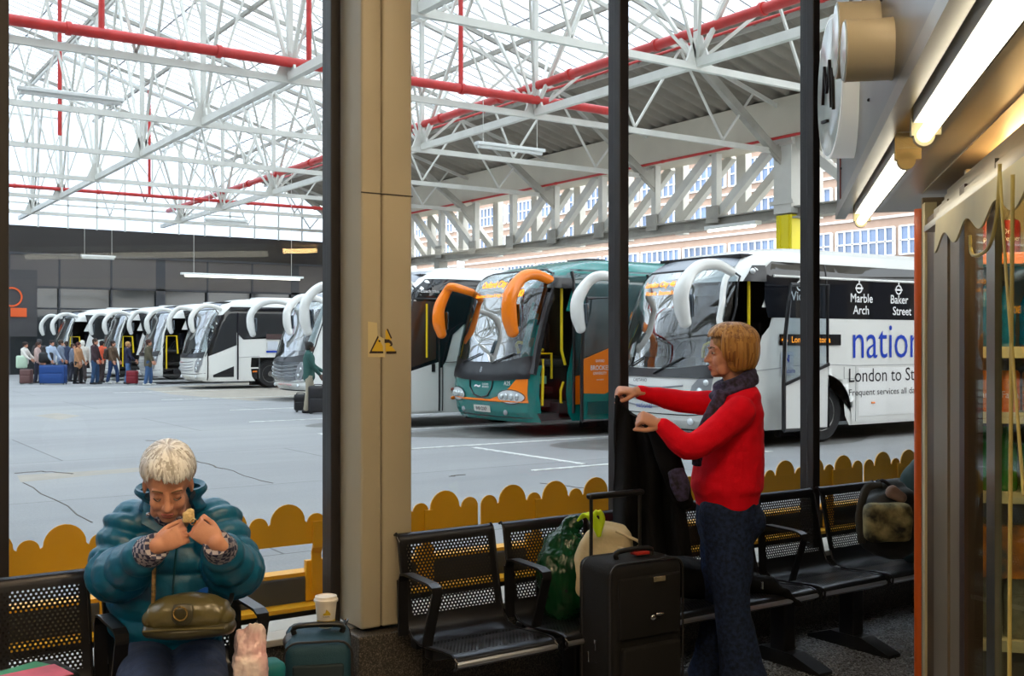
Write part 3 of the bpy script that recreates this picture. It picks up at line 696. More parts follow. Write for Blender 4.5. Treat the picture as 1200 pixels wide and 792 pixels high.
A.text('s','46  London Victoria',1.66,1.645,.10,amb,.045)
A.patch('s',[(1.66,1.12),(1.95,1.12),(1.95,1.50),(1.66,1.50)],'access_sticker',M('sticker_pale',(210,216,226),.4),.03); A.text('s','N',1.72,1.33,.12,logob,.045,bold=.03); A.text('s','secure',1.69,1.16,.05,logob,.045)
# doorway: steps, rail and open leaf
o=A.W((0,0,0)); b=MB()
for k,(z,yd) in enumerate(((.42,.15),(.66,.42),(.90,.70))): b.box(o+V((.92,-1.25+yd+.4,z-.06)),(.95,.9,.12))
b.build('entrance_step',mudm,A.root)
A.tubepole=MB().tube([o+V((1.12,-1.1,.9)),o+V((1.12,-1.1,2.65))],.026,8).build('handrail',pole,A.root,True)
MB().tube([o+V((.9,-.35,1.25)),o+V((.85,-.4,1.6)),o+V((.95,-.8,1.62)),o+V((1.2,-1.0,1.3))],.03,8,4).build('handrail',pole,A.root,True)
df=A.W((1.42,-1.55,0)); b=MB(); zt=2.55
fr=[(0.0,.28),(.0,1.0),(.03,1.7),(.12,2.3),(.16,zt),(1.02,zt+.02),(1.02,.28)]
P3=lambda p,d=0:df+V((p[0],d,p[1]))
dr=MB().tube([P3(p) for p in fr]+[P3(fr[0])],.035,6).build('door_leaf',bdark,A.root,True)
b=MB(); b.prism([P3(p,-.015) for p in ((0,.28),(0,.98),(1.02,1.28),(1.02,.28))],(0,.03,0)); b.build('door_panel',bw,dr)
b=MB(); b.prism([P3(p,-.01) for p in ((0,1.0),(.03,1.7),(.12,2.3),(.16,zt),(1.02,zt),(1.02,1.3))],(0,.01,0)); b.build('door_glass',Mglass('door_glass',(.82,.87,.9),.06),dr)
MB().beam(P3((0,1.0),-.02),P3((1.02,1.3),-.02),.05).build('door_rail',bdark,dr)
c=A.side(1.08,2.76,.02); MB().ell(c,(.05,.04,.05),10).build('side_camera',lamph,A.root,True)
A.mirror(-1.15,2.74,-1.28,0,1.0,bw,.80,(.075,.17),x0=.55); A.mirror(1.15,2.68,1.38,0,.7,bw,.80,(.075,.16),x0=.35)
# --- B: teal and orange coach
OXF=[(.25,.16),(.42,.05),(.75,.0),(1.1,.02),(1.25,.07),(1.7,.16),(2.2,.30),(2.6,.44),(2.8,.56),(2.92,.75),(3.05,1.15),(3.15,1.7),(3.2,2.4)]
B=Coach(10.45,15.25,12.0,3.2,'teal and orange coach with its door open and Oxford City on the display','ox',OXF,a=.4,p=3.2,base=bteal,doorx=(.42,1.12),arch=(2.3,8.6))
ws=[(-1.2,1.30),(1.2,1.30),(1.2,2.6),(1.08,2.86),(.8,2.92),(-.8,2.92),(-1.08,2.86),(-1.2,2.6)]
B.patch('f',ws,'windscreen',bws,.02,.1)
B.patch('f',[(-1.22,1.02),(-.6,.98),(0,.96),(.6,.98),(1.22,1.02),(1.22,1.42),(.7,1.32),(0,1.28),(-.7,1.32),(-1.22,1.42)],'windscreen_surround',bdark,.026,.1)
B.line('f',[(-1.23,1.1),(-1.24,2.6),(-1.12,2.86),(-.85,2.94),(.85,2.94),(1.12,2.86),(1.24,2.6),(1.23,1.1)],'windscreen_seal',bdark,.024)
B.line('f',[(-1.235,1.1),(-1.235,2.5)],'corner_pillar',bdark,.07,.0)
for s_ in (-.3,.7): B.line('f',[(s_,1.28),(s_-.6,1.45)],'wiper',bdark,.014,.05)
B.patch('f',rrect(-.9,2.42,1.0,2.80,.02,2),'destination_display',dispm,-.05,.1)
B.text('f','Oxford City',.70,2.62,.16,amb,.03,bold=.02); B.text('f','Gloucester Green & High St',.80,2.46,.075,amb,.03,wd=.98,bold=.008); B.text('f','X8\nX80',-.44,2.46,.30,amb,.03,bold=.02)
# nose paint and lamps
B.patch('f',[(-1.2,.62),(-.2,.62),(-.62,.72),(-.86,.86),(-1.02,1.02),(-1.2,1.15)],'orange_corner',borange,.012,.06)
B.line('f',[(1.2,.66),(.6,.62),(-.6,.62),(-1.2,.62)],'orange_stripe',borange,.02,.006)
B.line('f',[(.38,.98),(.36,.84),(.22,.70),(0,.66),(-.22,.70),(-.36,.84),(-.38,.98)],'grille_outline',bdark,.014,.008)
B.text('f','~',.2,.84,.05,txtw,.016,wd=.2,bold=.02); B.text('f','OXFORD\nBROOKES',-.06,.84,.08,txtw,.016); B.text('f','A25',-.72,.90,.07,txtw,.016); 
B.text('f','B',.02,1.12,.09,M('badge_silver',(180,184,188),.3,.5),.04)
for s_ in (-1,1):
    hl=B.patch('f',ovalpts(s_*.86,.70,.30,.115,24),'headlamp',lamph,.018,.06)
    for k in range(4): p=B.front(s_*(.66+.125*k),.70,.03); MB().ell(p,(.025,.052,.06 if k else .05),12).build('lamp_bulb',lensm,hl,True)
    B.line('f',[(s_*.86+.31*math.cos(a),.70+.125*math.sin(a)) for a in [k*math.pi/9 for k in range(19)]],'lamp_rim',bdark,.008,.012)
    p=B.front(s_*.7,.42,.005); MB().ell(p,(.02,.06,.05),12).build('fog_lamp',grey,B.root,True)
B.patch('f',rrect(-.27,.40,.27,.52,.02,2),'number_plate',plate,.02); B.text('f','W8 OXF',.2,.425,.07,txtd,.03,bold=.01)
B.line('f',[(1.2,.34),(0,.33),(-1.2,.34)],'bumper_joint',bdark,.008,.004)
# side
B.patch('s',[(.62,2.86),(.9,2.95),(12,2.95),(12,1.75),(2.6,1.65),(1.9,1.35),(1.45,1.05),(1.14,.95),(1.14,2.62),(.62,2.62)],'side_window',bgreen,.012)
B.patch('s',[(.52,2.60),(1.14,2.60),(1.14,2.78),(.56,2.78)],'door_header',bdark,.02)
B.patch('s',[(1.16,.55),(1.16,1.05),(1.5,1.1),(1.95,1.4),(2.7,1.72),(12,1.85),(12,1.4),(4.2,1.4),(3.2,1.1),(2.7,.75),(2.6,.6)],'orange_swoosh',borange,.018)
for x in (1.14,2.9,4.6,6.3,8): B.line('s',[(x,1.9 if x>2 else .4),(x,2.9)],'window_divider',bdark,.03,.014)
B.text('s','X80',1.98,2.13,.13,amb,.03,bold=.03)
o=B.W((0,0,0)); b=MB()
for z,yd in ((.40,.15),(.62,.42),(.84,.70)): b.box(o+V((.78,-1.25+yd+.4,z-.06)),(.78,.9,.12))
b.build('entrance_step',mudm,B.root)
MB().box(o+V((.8,-.35,1.05)),(.7,.05,.7)).build('entrance_bulkhead',M('bulkhead',(60,40,44),.7),B.root)
MB().tube([o+V((.98,-1.12,2.6)),o+V((.98,-1.12,1.5)),o+V((1.06,-1.12,1.25))],.026,8).build('handrail',pole,B.root,True)
MB().tube([o+V((.50,-1.2,.55)),o+V((.52,-1.2,1.2)),o+V((.55,-1.15,1.35)),],.026,8).build('handrail',pole,B.root,True)
MB().tube([o+V((.55,-.9,1.6)),o+V((.60,-.9,1.45)),o+V((.92,-.9,1.45)),o+V((.92,-.9,1.0))],.024,8).build('handrail',pole,B.root,True)
MB().tube([o+V((1.02,-1.12,.95)),o+V((.96,-1.12,.8)),o+V((.96,-1.12,.6)),o+V((1.04,-1.12,.5))],.024,8).build('handrail',pole,B.root,True)
MB().tube([o+V((.8,-.05,1.45)),o+V((.75,-.1,1.65)),o+V((1.0,-.55,1.5))],.03,8,4).build('handrail',pole,B.root,True)
MB().box(o+V((.78,-.82,.98)),(.16,.02,.14)).build('exit_sticker',M('sticker_green',(120,170,140),.5),B.root)
df=B.W((1.12,-1.52,0)); P3=lambda p,d=0:df+V((p[0],d,p[1]))
fr=[(0.0,.28),(.0,1.3),(.05,2.0),(.12,2.42),(.80,2.45),(.86,.28)]
dr=MB().tube([P3(p) for p in fr]+[P3(fr[0])],.032,6).build('door_leaf',bdark,B.root,True)
MB().prism([P3(p,-.015) for p in ((0,.76),(.02,1.35),(.84,1.62),(.86,.86),(.5,.74))],(0,.03,0)).build('door_panel',borange,dr)
MB().prism([P3(p,-.014) for p in ((0,.28),(0,.78),(.5,.76),(.86,.9),(.86,.28))],(0,.026,0)).build('lower_door_panel',bteal,dr)
MB().prism([P3(p,-.01) for p in ((.02,1.37),(.05,2.0),(.12,2.42),(.80,2.43),(.84,1.64))],(0,.01,0)).build('door_glass',Mglass('door_glass2',(.7,.78,.8),.10),dr)
MB().box(P3((.36,.5),-.03),(.5,.01,.22)).build('door_vent',M('vent_teal',(6,80,80),.5),dr)
for s_,z,h,wd in (('OXFORD',1.30,.045,.2),('BROOKES',1.16,.085,.42),('UNIVERSITY',1.08,.05,.3),('www.oxford',.98,.03,.16)):
    text('lettering',s_,txtw,dr,lambda u,v:P3((.24+u-(wd-.2)/2+.05,z+v),-.022),h=h,wd=wd,bold=.01)
B.mirror(-1.15,2.72,-1.33,0,.85,borange,.90,(.085,.18),x0=.60); B.mirror(1.2,2.60,1.42,0,.45,borange,.80,(.075,.16),x0=.42)
MB().box(o+V((2.4,0,3.20)),(.5,.6,.08),b=.03).build('roof_hatch',bdark,B.root,True)
# --- C: white coach behind the column
Cc=Coach(9.4,18.5,12.0,3.2,'white coach half hidden by the column, with a glazed front door','nx',NXF,doorx=None,arch=(2.9,9))
nx_common(Cc)
Cc.patch('s',[(.35,1.0),(.42,1.9),(.62,2.3),(.86,2.68),(1.12,2.90),(12,2.92),(12,2.04),(1.9,2.0),(1.65,1.8),(1.5,1.3),(1.4,1.15)],'side_window',bdglass,.018)
Cc.patch('s',[(.45,.30),(.45,1.02),(1.32,1.26),(1.32,.30)],'door_panel',bw,.022)
Cc.patch('s',[(.5,1.1),(1.26,1.32),(1.26,2.45),(.74,2.45)],'door_glass',M('door_dark_glass',(60,44,36),.08,spec=.9),.026)
Cc.line('s',[(.42,.3),(.42,1.05),(.6,2.5),(1.34,2.5),(1.34,.3)],'door_frame',bdark,.02,.022)
Cc.line('s',[(1.05,1.35),(1.05,2.4)],'handrail',pole,.022,.03)
MB().box(Cc.side(1.2,1.15,.03),(.07,.03,.16)).build('door_handle',bdark,Cc.root)
for p_,m_ in (((1.75,.95),bdark),((1.66,.72),M('lamp_red',(150,60,40),.4)),((1.66,.55),borange)): MB().ell(Cc.side(*p_,.012),(.055,.02,.035),10).build('marker_lamp',m_,Cc.root,True)
Cc.line('s',[(1.42,.3),(1.42,1.3),(1.6,1.9),(1.9,2.05)],'panel_edge',txtd,.01,.014); Cc.line('s',[(1.42,1.25),(2.6,1.3)],'panel_joint',txtd,.006,.014)
Cc.text('s','coach class',.95,2.62,.06,txtw,.03)
Cc.mirror(-1.15,2.78,-1.3,0,.95,bw,.9,(.075,.15),x0=.6); Cc.mirror(1.15,2.76,1.35,0,.85,bw,.9,(.075,.15),x0=.5)
Cc.text('f','express',-.2,.66,.12,logor,.016)
# --- D: coach with grey nose behind the man with suitcases
D=Coach(11.9,28.2,12,3.2,'white coach with a silver grille nose behind the man in the green jacket','nx',NXF)
nx_common(D)
D.patch('f',[(-1.1,.62),(-.5,.55),(.5,.55),(1.1,.62),(1.16,1.14),(-1.16,1.14)],'silver_nose',M('silver_nose',(128,132,136),.25,.6),.012,.1)
for k in range(4): D.line('f',[(-1.0,.72+.1*k),(0,.66+.1*k),(1.0,.72+.1*k)],'nose_slat',grey,.014,.02)
D.text('f','nationalexpress',.35,.40,.09,logor,.016,wd=.9)
D.patch('s',[(1.25,2.91),(1.0,2.72),(1.42,2.04),(12,2.04),(12,2.93)],'side_window',bdglass,.012)
D.text('s','national',1.9,1.36,.5,logob,.03,wd=2.2,name='logo_lettering')
D.mirror(-1.15,2.82,-1.3,0,.95,bw,.9,(.08,.15),x0=.6); D.mirror(1.15,2.78,1.35,0,1.0,bw,.9,(.08,.15),x0=.6)
# --- E and the queue of coaches beyond
def far_coach(x,y,label,full=False,doors=True):
    c=Coach(x,y,12,3.3,label,'nx',[(a,b*.9) for a,b in NXF],doorx=(.42,1.3) if doors else None,arch=(2.75,9))
    nx_common(c)
    c.patch('s',[(1.25,2.91),(.95,2.62) if not doors else (1.32,2.6),(1.45,2.0),(1.7,1.75),(3,1.9),(4.6,2.12),(12,2.12),(12,2.93)],'side_window',bdglass,.012)
    c.mirror(-1.15,2.84,-1.25,0,.9,bw,.80,(.07,.13),x0=.75); c.mirror(1.15,2.82,1.3,0,.7,bw,.80,(.07,.13),x0=.55)
    o=c.W((0,0,0))
    if doors:
        MB().tube([o+V((.6,-1.2,.6)),o+V((.6,-1.2,1.9)),o+V((1.0,-1.2,1.9)),o+V((1.05,-1.2,1.2))],.035,6).build('handrail',pole,c.root,True)
        b=MB(); [b.box(o+V((.85,-.9+.25*k,.35+.22*k)),(.9,.6,.1)) for k in range(3)]; b.build('entrance_step',mudm,c.root)
        c.line('s',[(.80,2.74),(.66,2.4),(.52,2.0),(.43,1.5),(.40,.8),(.42,.32)],'front_pillar',bw,.045,.01)
    return c
E_=far_coach(12.0,37.5,'white coach seen side-on with closed door and front wheel, right of the queue',doors=False)
E_.patch('s',[(.42,1.15),(.42,2.0),(.75,2.6),(1.45,2.66),(1.45,1.55)],'door_glass',bdglass,.016); E_.patch('s',[(.42,.32),(.42,1.15),(1.45,1.5),(1.45,.32)],'door_panel',bw,.014)
E_.line('s',[(.42,.32),(.42,1.3),(.5,1.9)],'door_frame',txtd,.02,.02); E_.line('s',[(1.5,.32),(1.5,2.7)],'door_frame',txtd,.03,.02)
E_.patch('s',[(.6,.42),(1.35,.42),(1.35,.8),(.6,.5)],'lower_vent',bdark,.03)
E_.patch('s',[(2.55,1.75),(4.3,1.75),(4.3,1.95),(2.55,1.95)],'side_display',M('display_brown',(80,60,60),.4),.03); E_.patch('s',[(2.6,1.38),(3.0,1.38),(3.0,1.68),(2.6,1.68)],'access_sticker',M('sticker_pale',(210,216,226),.4),.03); E_.patch('s',[(2.55,1.28),(3.1,1.28),(3.1,1.34),(2.55,1.34)],'blue_label',logob,.03)
E_.line('s',[(1.52,1.1),(2.3,1.15)],'panel_joint',grey,.008,.012); E_.line('s',[(2.3,.35),(2.3,1.15)],'panel_joint',grey,.008,.012); E_.line('s',[(2.05,.6),(2.2,.6)],'side_marker',borange,.03,.02)
E_.text('f','nationalexpress',.75,.9,.08,logor,.016)
F_=far_coach(12.0,43.0,'open-doored white coach with steps behind the person in the olive coat')
G_=far_coach(11.6,48.0,'white coach with lit doorway in the middle of the coach queue')
H_=far_coach(10.4,52.5,'farthest white coach at the left end of the queue')
# ---------------------------------------------------------------- yellow scalloped barrier outside
RV=V((CY,-SY,0)); UV_=V((0,0,1)); KV=V((-SY,-CY,0)); FV=V((SY,CY,0))
FY=5.0
def zf(py,px): return at(px,py,Y=FY).z
ZB,ZT=.555,.70
joints=[-1.2,0.35]+[at(p,600,Y=FY).x for p in (562,)]; 
pit=1.62; j0=at(562,600,Y=FY).x; j1=at(1012,560,Y=FY).x
edges=[j0-2*pit-pit,j0-2*pit,j0-pit,j0,(j0+j1)/2,j1,j1+pit]
labs=['far left beyond the dark window post','behind the seated woman in teal','left of the column with its post showing','behind the green carrier bag and black coat','behind the woman in the red jumper','at the right end beside the kiosk']
def lobes(x0,x1):
    ZB,ZV=.655,.760; W_=x1-x0; pat=['e','b','s','b','s','b','s','b','s','b','e']; wd={'b':.178,'s':.092,'e':.105}; gap=.012
    f=W_/(sum(wd[p] for p in pat)+gap*(len(pat)-1)); x=x0; top=[]
    for k,p in enumerate(pat):
        a=wd[p]*f; r=a/2; h={'b':.858,'s':.803,'e':.812}[p]
        zb=ZV if True else 0
        zc=max(h-r,ZV)
        if p=='e' and k==0: top.append((x,ZV-.0))
        for i in range(13):
            t=math.pi-math.pi*i/12; top.append((x+r+r*math.cos(t)*.995,zc+(h-zc)*math.sin(t)))
        x+=a+gap*f
    return [(x0,ZB),(x1,ZB)]+top[::-1]
for i,(a,b_) in enumerate(zip(edges,edges[1:])):
    t=thing('cloud_barrier','yellow cloud-topped barrier panel '+labs[i],'barrier',(a,FY,0))
    mb=MB(); mb.prism([(x,FY,z) for x,z in lobes(a+.010,b_-.010)],(0,.008,0)); mb.build('panel',yellow,t)
    for fx in (.41 if i==2 else .24,.80):
        x=a+(b_-a)*fx
        mb=MB(); mb.box((x,FY-.012,.70),(.05,.012,.13)); mb.beam((x,FY-.012,.645),(x+.02,FY+.05,.60),.05,.012); mb.box((x+.02,FY+.05,.50),(.05,.014,.21)); mb.box((x+.02,FY+.07,.46),(.10,.03,.20)); mb.build('post',yellow,t)
    MB().box(((a+b_)/2,FY+.13,.488),(b_-a,.10,.022)).build('lower_rail',yellow,t)
S(MB().box((6,5.02,.345),(24,.10,.02)).build('yellow_edge_line',yellow))
# ---------------------------------------------------------------- perforated benches
def perf(name,u0,u1,vr):
    m=M(name,(62,62,66),.28,.85,bump=0); m.node_tree.nodes['Principled BSDF'].inputs['Specular IOR Level'].default_value=.6
    n=m.node_tree.nodes;l=m.node_tree.links;b=n['Principled BSDF'];out=n['Material Output']
    uv=n.new('ShaderNodeTexCoord')
    def math_(op,*a):
        x=n.new('ShaderNodeMath');x.operation=op
        for i,v in enumerate(a):
            if isinstance(v,(int,float)): x.inputs[i].default_value=v
            else: l.new(v,x.inputs[i])
        return x.outputs[0]
    sp=n.new('ShaderNodeSeparateXYZ'); l.new(uv.outputs['UV'],sp.inputs[0]); U,W_=sp.outputs[0],sp.outputs[1]
    px,py,r=.0170,.0262,.0040
    def d(off):
        a=math_('MULTIPLY',math_('SUBTRACT',math_('FRACT',math_('ADD',math_('DIVIDE',U,px),off)),.5),px)
        c=math_('MULTIPLY',math_('SUBTRACT',math_('FRACT',math_('ADD',math_('DIVIDE',W_,py),off)),.5),py)
        return math_('SQRT',math_('ADD',math_('MULTIPLY',a,a),math_('MULTIPLY',c,c)))
    hole=math_('LESS_THAN',math_('MINIMUM',d(0),d(.5)),r)
    inu=math_('MULTIPLY',math_('GREATER_THAN',U,u0),math_('LESS_THAN',U,u1)); inv=None
    for a,c in vr:
        q=math_('MULTIPLY',math_('GREATER_THAN',W_,a),math_('LESS_THAN',W_,c)); inv=q if inv is None else math_('MAXIMUM',inv,q)
    f=math_('MULTIPLY',math_('MULTIPLY',hole,inu),inv)
    tr=n.new('ShaderNodeBsdfTransparent');mx=n.new('ShaderNodeMixShader'); l.new(f,mx.inputs[0]);l.new(b.outputs[0],mx.inputs[1]);l.new(tr.outputs[0],mx.inputs[2]);l.new(mx.outputs[0],out.inputs[0])
    return m
PR=[(3.668,.372),(3.652,.385),(3.65,.402),(3.66,.418),(3.69,.426),(3.76,.424),(3.86,.414),(3.95,.408),(4.01,.418),(4.045,.45),(4.065,.50),(4.085,.58),(4.102,.66),(4.118,.74),(4.13,.80),(4.138,.822),(4.152,.834),(4.166,.826)]
PR=[(y-.045,z) for y,z in PR]
AL=[0]
for a,c in zip(PR,PR[1:]): AL.append(AL[-1]+math.hypot(c[0]-a[0],c[1]-a[1]))
vseat=(AL[4]+.01,AL[7]); vback=(AL[10],AL[14]-.012)
pm_=perf('perforated_black_steel',.034,.448,[vseat,vback])
rimm=M('bench_steel',(48,48,52),.3,.7); rims=M('bench_lip_steel',(196,196,200),.28,.9)
def seat(parent,x0,w_=.48):
    o0=ORG[parent.name]; nu=2; vs=[];uv=[];fs=[]
    for j,(y,z) in enumerate(PR):
        for i in range(nu+1): vs.append(tuple(V((x0+w_*i/nu,y,z))-o0)); uv.append((.48*i/nu,AL[j]))
    for j in range(len(PR)-1):
        for i in range(nu): fs.append((j*(nu+1)+i,j*(nu+1)+i+1,(j+1)*(nu+1)+i+1,(j+1)*(nu+1)+i))
    me=bpy.data.meshes.new('seat'); me.from_pydata(vs,[],fs); ul=me.uv_layers.new(name='UVMap')
    for lp in me.loops: ul.data[lp.index].uv=uv[lp.vertex_index]
    for p in me.polygons: p.use_smooth=True
    me.materials.append(pm_); o=bpy.data.objects.new('seat',me); C.objects.link(o); o.parent=parent; ORG[o.name]=o0
    for xx in (x0,x0+w_): MB().tube([(xx,y,z) for y,z in PR],.006,6).build('seat_rim',rimm,o,True)
    MB().tube([(x0,3.61,.395),(x0+w_,3.61,.395)],.012,8).build('seat_lip',rims,o,True)
    MB().box((x0+w_/2,3.99,.385),(w_-.04,.05,.03)).build('seat_bracket',rimm,o)
def armrest(parent,x):
    P=[(3.99,.43),(4.0,.66),(3.985,.69),(3.95,.697),(3.75,.692),(3.715,.68),(3.71,.655),(3.79,.43)]
    mb=MB(); 
    for a,c in zip(P,P[1:]): mb.beam((x,a[0],a[1]),(x,c[0],c[1]),.045,.012,up=(1,0,0)) if False else mb.prism([(x-.0225,a[0],a[1]),(x+.0225,a[0],a[1]),(x+.0225,c[0],c[1]),(x-.0225,c[0],c[1])],((0),(0.010 if abs(c[1]-a[1])>.05 else 0),(-.010 if abs(c[1]-a[1])<=.05 else 0)))
    mb.build('armrest',rimm,parent)
def leg(parent,x):
    mb=MB(); mb.box((x,3.86,.20),(.085,.10,.36),b=.008); mb.build('leg',rimm,parent,True)
    mb=MB(); mb.prism([(x-.05,3.58,.0),(x-.05,3.58,.015),(x-.05,3.76,.07),(x-.05,3.96,.07),(x-.05,4.12,.015),(x-.05,4.12,.0)],(.10,0,0)); mb.build('foot',rimm,parent)
def bench(label,xs,arms,legs):
    t=thing('perforated_bench',label,'bench',(xs[0],3.9,0))
    for x in xs: seat(t,x)
    for x in arms: armrest(t,x)
    for x in legs: leg(t,x)
    MB().box(((xs[0]+xs[-1]+.48)/2,3.90,.365),(xs[-1]-xs[0]+.40,.07,.05),b=.005).build('beam',rimm,t,True)
    return t
bench('black perforated metal bench left of the column, under the seated woman',[-.10,.435,.965],[.94,1.43],[-.1,.94])
bench('long black perforated metal bench row right of the column',[2.175+.535*k for k in range(7)],[2.148,2.683,4.288],[2.95,4.29,4.83])
# ---------------------------------------------------------------- people helpers
skin=M('skin',(206,146,118),.5,noise_amt=.08,noise_scale=25,bump=.1,bump_scale=200); skin2=M('skin_dark',(84,56,44),.5)
lipm=M('lips',(176,96,88),.45); eyem=M('eye_dark',(30,24,22),.3); eyew=M('eye_white',(215,208,200),.3)
def frame(o,x,z):
    """matrix with fingers/face along x and z as the back/up direction"""
    x=V(x).normalized(); z=(V(z)-x*V(z).dot(x)).normalized(); y=z.cross(x)
    return Matrix(((x.x,y.x,z.x,o[0]),(x.y,y.y,z.y,o[1]),(x.z,y.z,z.z,o[2]),(0,0,0,1)))
def head(mb,T,s=1.0,neck=True):
    m=MB(T@Matrix.Scale(s,4))
    m.ell((-.012,0,.035),(.096,.076,.088),20); m.ell((.018,0,-.03),(.068,.060,.085),18); m.ell((.050,0,-.09),(.030,.034,.024),14)
    m.ell((.0,0,-.06),(.07,.055,.05),14)
    for k in(-1,1):
        m.ell((.056,k*.034,-.036),(.026,.025,.03),12); m.ell((.094,k*.012,-.036),(.010,.008,.008),10); m.ell((.070,k*.028,.02),(.016,.026,.009),10)
        m.ell((.068,k*.031,.001),(.016,.017,.011),12); m.ell((-.004,k*.077,-.01),(.017,.008,.030),12); m.ell((.04,k*.045,-.075),(.03,.014,.03),10)
    m.loft([(.080,0,.012),(.092,0,-.012),(.106,0,-.034)],[(.009,.008),(.010,.009),(.012,.011)],10)
    m.ell((.072,0,-.052),(.017,.026,.016),12); m.ell((.064,0,-.074),(.022,.036,.020),12); m.ell((.060,0,-.096),(.025,.028,.018),12)
    m.ell((.084,0,-.063),(.012,.023,.0065),12); m.ell((.082,0,-.074),(.012,.019,.0075),12)
    mb.v+=[]; o=len(mb.v); mb.v+=m.v; mb.f+=[tuple(i+o for i in f) for f in m.f]
def face_parts(T,parent,s=1.0,closed=False):
    m=MB(T@Matrix.Scale(s,4)); m.ell((.0865,0,-.0635),(.0105,.0215,.0045),12); m.ell((.0845,0,-.0735),(.0105,.0185,.0055),12); m.build('lips',lipm,parent,True)
    if closed:
        m=MB(T@Matrix.Scale(s,4))
        for k in(-1,1): m.tube([(.076,k*.018,-.005),(.085,k*.031,-.011),(.074,k*.045,-.006)],.0018,6,4)
        m.build('eyelashes',eyem,parent,True)
    else:
        m=MB(T@Matrix.Scale(s,4)); [m.ell((.0745,k*.031,.0),(.010,.013,.0055),12) for k in(-1,1)]; m.build('eye_white',eyew,parent,True)
        m=MB(T@Matrix.Scale(s,4)); [m.ell((.0810,k*.031,.0),(.0055,.006,.0055),10) for k in(-1,1)]; m.build('iris',eyem,parent,True)
    for k in(-1,1): m=MB(T@Matrix.Scale(s,4)); m.tube([(.086,k*.014,.022),(.087,k*.03,.029),(.074,k*.047,.023)],.0028,6,4); m.build('eyebrow',M('brow',(120,92,70),.8),parent,True)
def hand(mb,T,mirror=1,curl=(.5,.6,.4),spread=.12,s=1.0,thumb=(.75,.55,-.35),fc=None):
    def P(x,y,z): return T@V((x*s,y*mirror*s,z*s))
    n=MB()
    n.loft([P(-.03,0,0),P(.015,0,0),P(.05,.0,.002),P(.085,0,0)],[(.019*s,.024*s),(.014*s,.032*s),(.014*s,.039*s),(.011*s,.038*s)],14,tuple((T.to_3x3()@V((0,0,1)))),True,3)
    for i,(y,L) in enumerate(((.029,.070),(.010,.078),(-.010,.073),(-.029,.058))):
        a=0; p=V((.082,y,0)); pts=[(.070,y,0),tuple(p)]; c=fc[i] if fc else curl
        for k,(f,cc) in enumerate(zip((.45,.30,.25),c)):
            a+=cc; p=p+V((math.cos(a),math.sin(spread*(1.5-i)*.4)*(k==0),-math.sin(a)))*L*f; pts.append(tuple(p))
        n.loft([P(*q) for q in pts],[.0092*s,.0092*s,.0085*s,.0078*s,.0066*s],10,tuple(T.to_3x3()@V((0,1,0))),True,3)
    d=V(thumb).normalized(); b0=V((.015,.028,-.006)); b1=b0+d*.04; d2=(d+V((.45,-.25,-.1))).normalized(); b2=b1+d2*.03; b3=b2+d2*.024
    n.loft([P(*q) for q in(b0,b1,b2,b3)],[.013*s,.0115*s,.0098*s,.0078*s],10,tuple(T.to_3x3()@V((0,0,1))),True,3)
    o=len(mb.v); mb.v+=n.v; mb.f+=[tuple(i+o for i in f) for f in n.f]
def strands(parent,name,mat,T,roots,fn,r=.0022,extra=None):
    mb=MB()
    if extra: extra(mb)
    for q in roots:
        pts=fn(q); pts=[T@V(p) for p in pts]
        mb.loft(pts,[r]+[r*1.1]*(len(pts)-2)+[r*.3],4,(.1,.9,.3),False)
    return mb.build(name,mat,parent,True,fixn=False)
# ---------------------------------------------------------------- seated woman in the teal jacket
P=at
jteal=M('teal_puffer',(4,98,134),.38,noise_amt=.15,noise_scale=10,bump=.25,bump_scale=35,spec=.6)
denim=M('denim_dark',(40,56,92),.8,noise_amt=.3,noise_scale=30,bump=.2,bump_scale=120)
sw=thing('person','person with short silver hair in a teal padded jacket, seated and eating a biscuit','person',(1.17,3.8,0))
hd=P(197,567,3.56); fdir=(P(210,640,3.2)-hd).normalized(); fdir=(KV*.80+RV*.22+UV_*-.42).normalized()
HT=frame(hd,fdir,UV_)
body=MB(); head(body,HT,.96)
body.loft([HT@V((-.02,0,-.06)),P(203,592,3.72),P(203,606,3.8)],[.052,.056,.07],14,tuple(RV),True,3)
body.loft([P(200,764,3.97),P(200,712,3.95),P(201,650,3.9),P(203,606,3.84)],[(.17,.13),(.155,.12),(.17,.12),(.13,.08)],18,tuple(RV),True,4)
hL=P(205,806,3.9)
for s_,hp,kn,an in((-1,P(176,764,3.93),P(166,826,3.42),P(168,930,3.47)),(1,P(226,764,3.95),P(240,826,3.46),P(238,925,3.5))):
    body.loft([hp,hp.lerp(kn,.5),kn],[.085,.075,.058],14,tuple(RV),True,3); body.loft([kn,kn.lerp(an,.35),an+V((0,0,.0))],[.056,.052,.036],14,tuple(RV),True,3)
    f=V((an.x,an.y,.05)); body.loft([an,f],[.036,.038],12); body.loft([f+KV*-.05,f+KV*.15],[(.036,.028),(.034,.02)],12,tuple(RV))
shL,elL,wrL=P(156,610,3.84),P(137,672,3.74),P(184,640,3.42)
shR,elR,wrR=P(250,608,3.86),P(274,668,3.74),P(254,636,3.42)
for a,b_,c in((shL,elL,wrL),(shR,elR,wrR)): body.loft([a,b_,c],[.05,.042,.028],12,(0,0,1),True,4)
food=P(221,606,3.44)
tipL=food+RV*-.008; 
TL=frame(wrL,(RV*.86+UV_*.42-KV*.05),(KV-RV*.15)); TR=frame(wrR,(-RV*.80+UV_*.55-KV*.05),(KV+RV*.15))
hand(body,TL,1,curl=(.95,.9,.5),s=.9,thumb=(.8,.35,-.35)); hand(body,TR,-1,curl=(.95,.9,.5),s=.9,thumb=(.85,.3,-.35))
blob(body,'body',skin,sw,.0042,5,.5)
face_parts(HT,sw,.96,True)
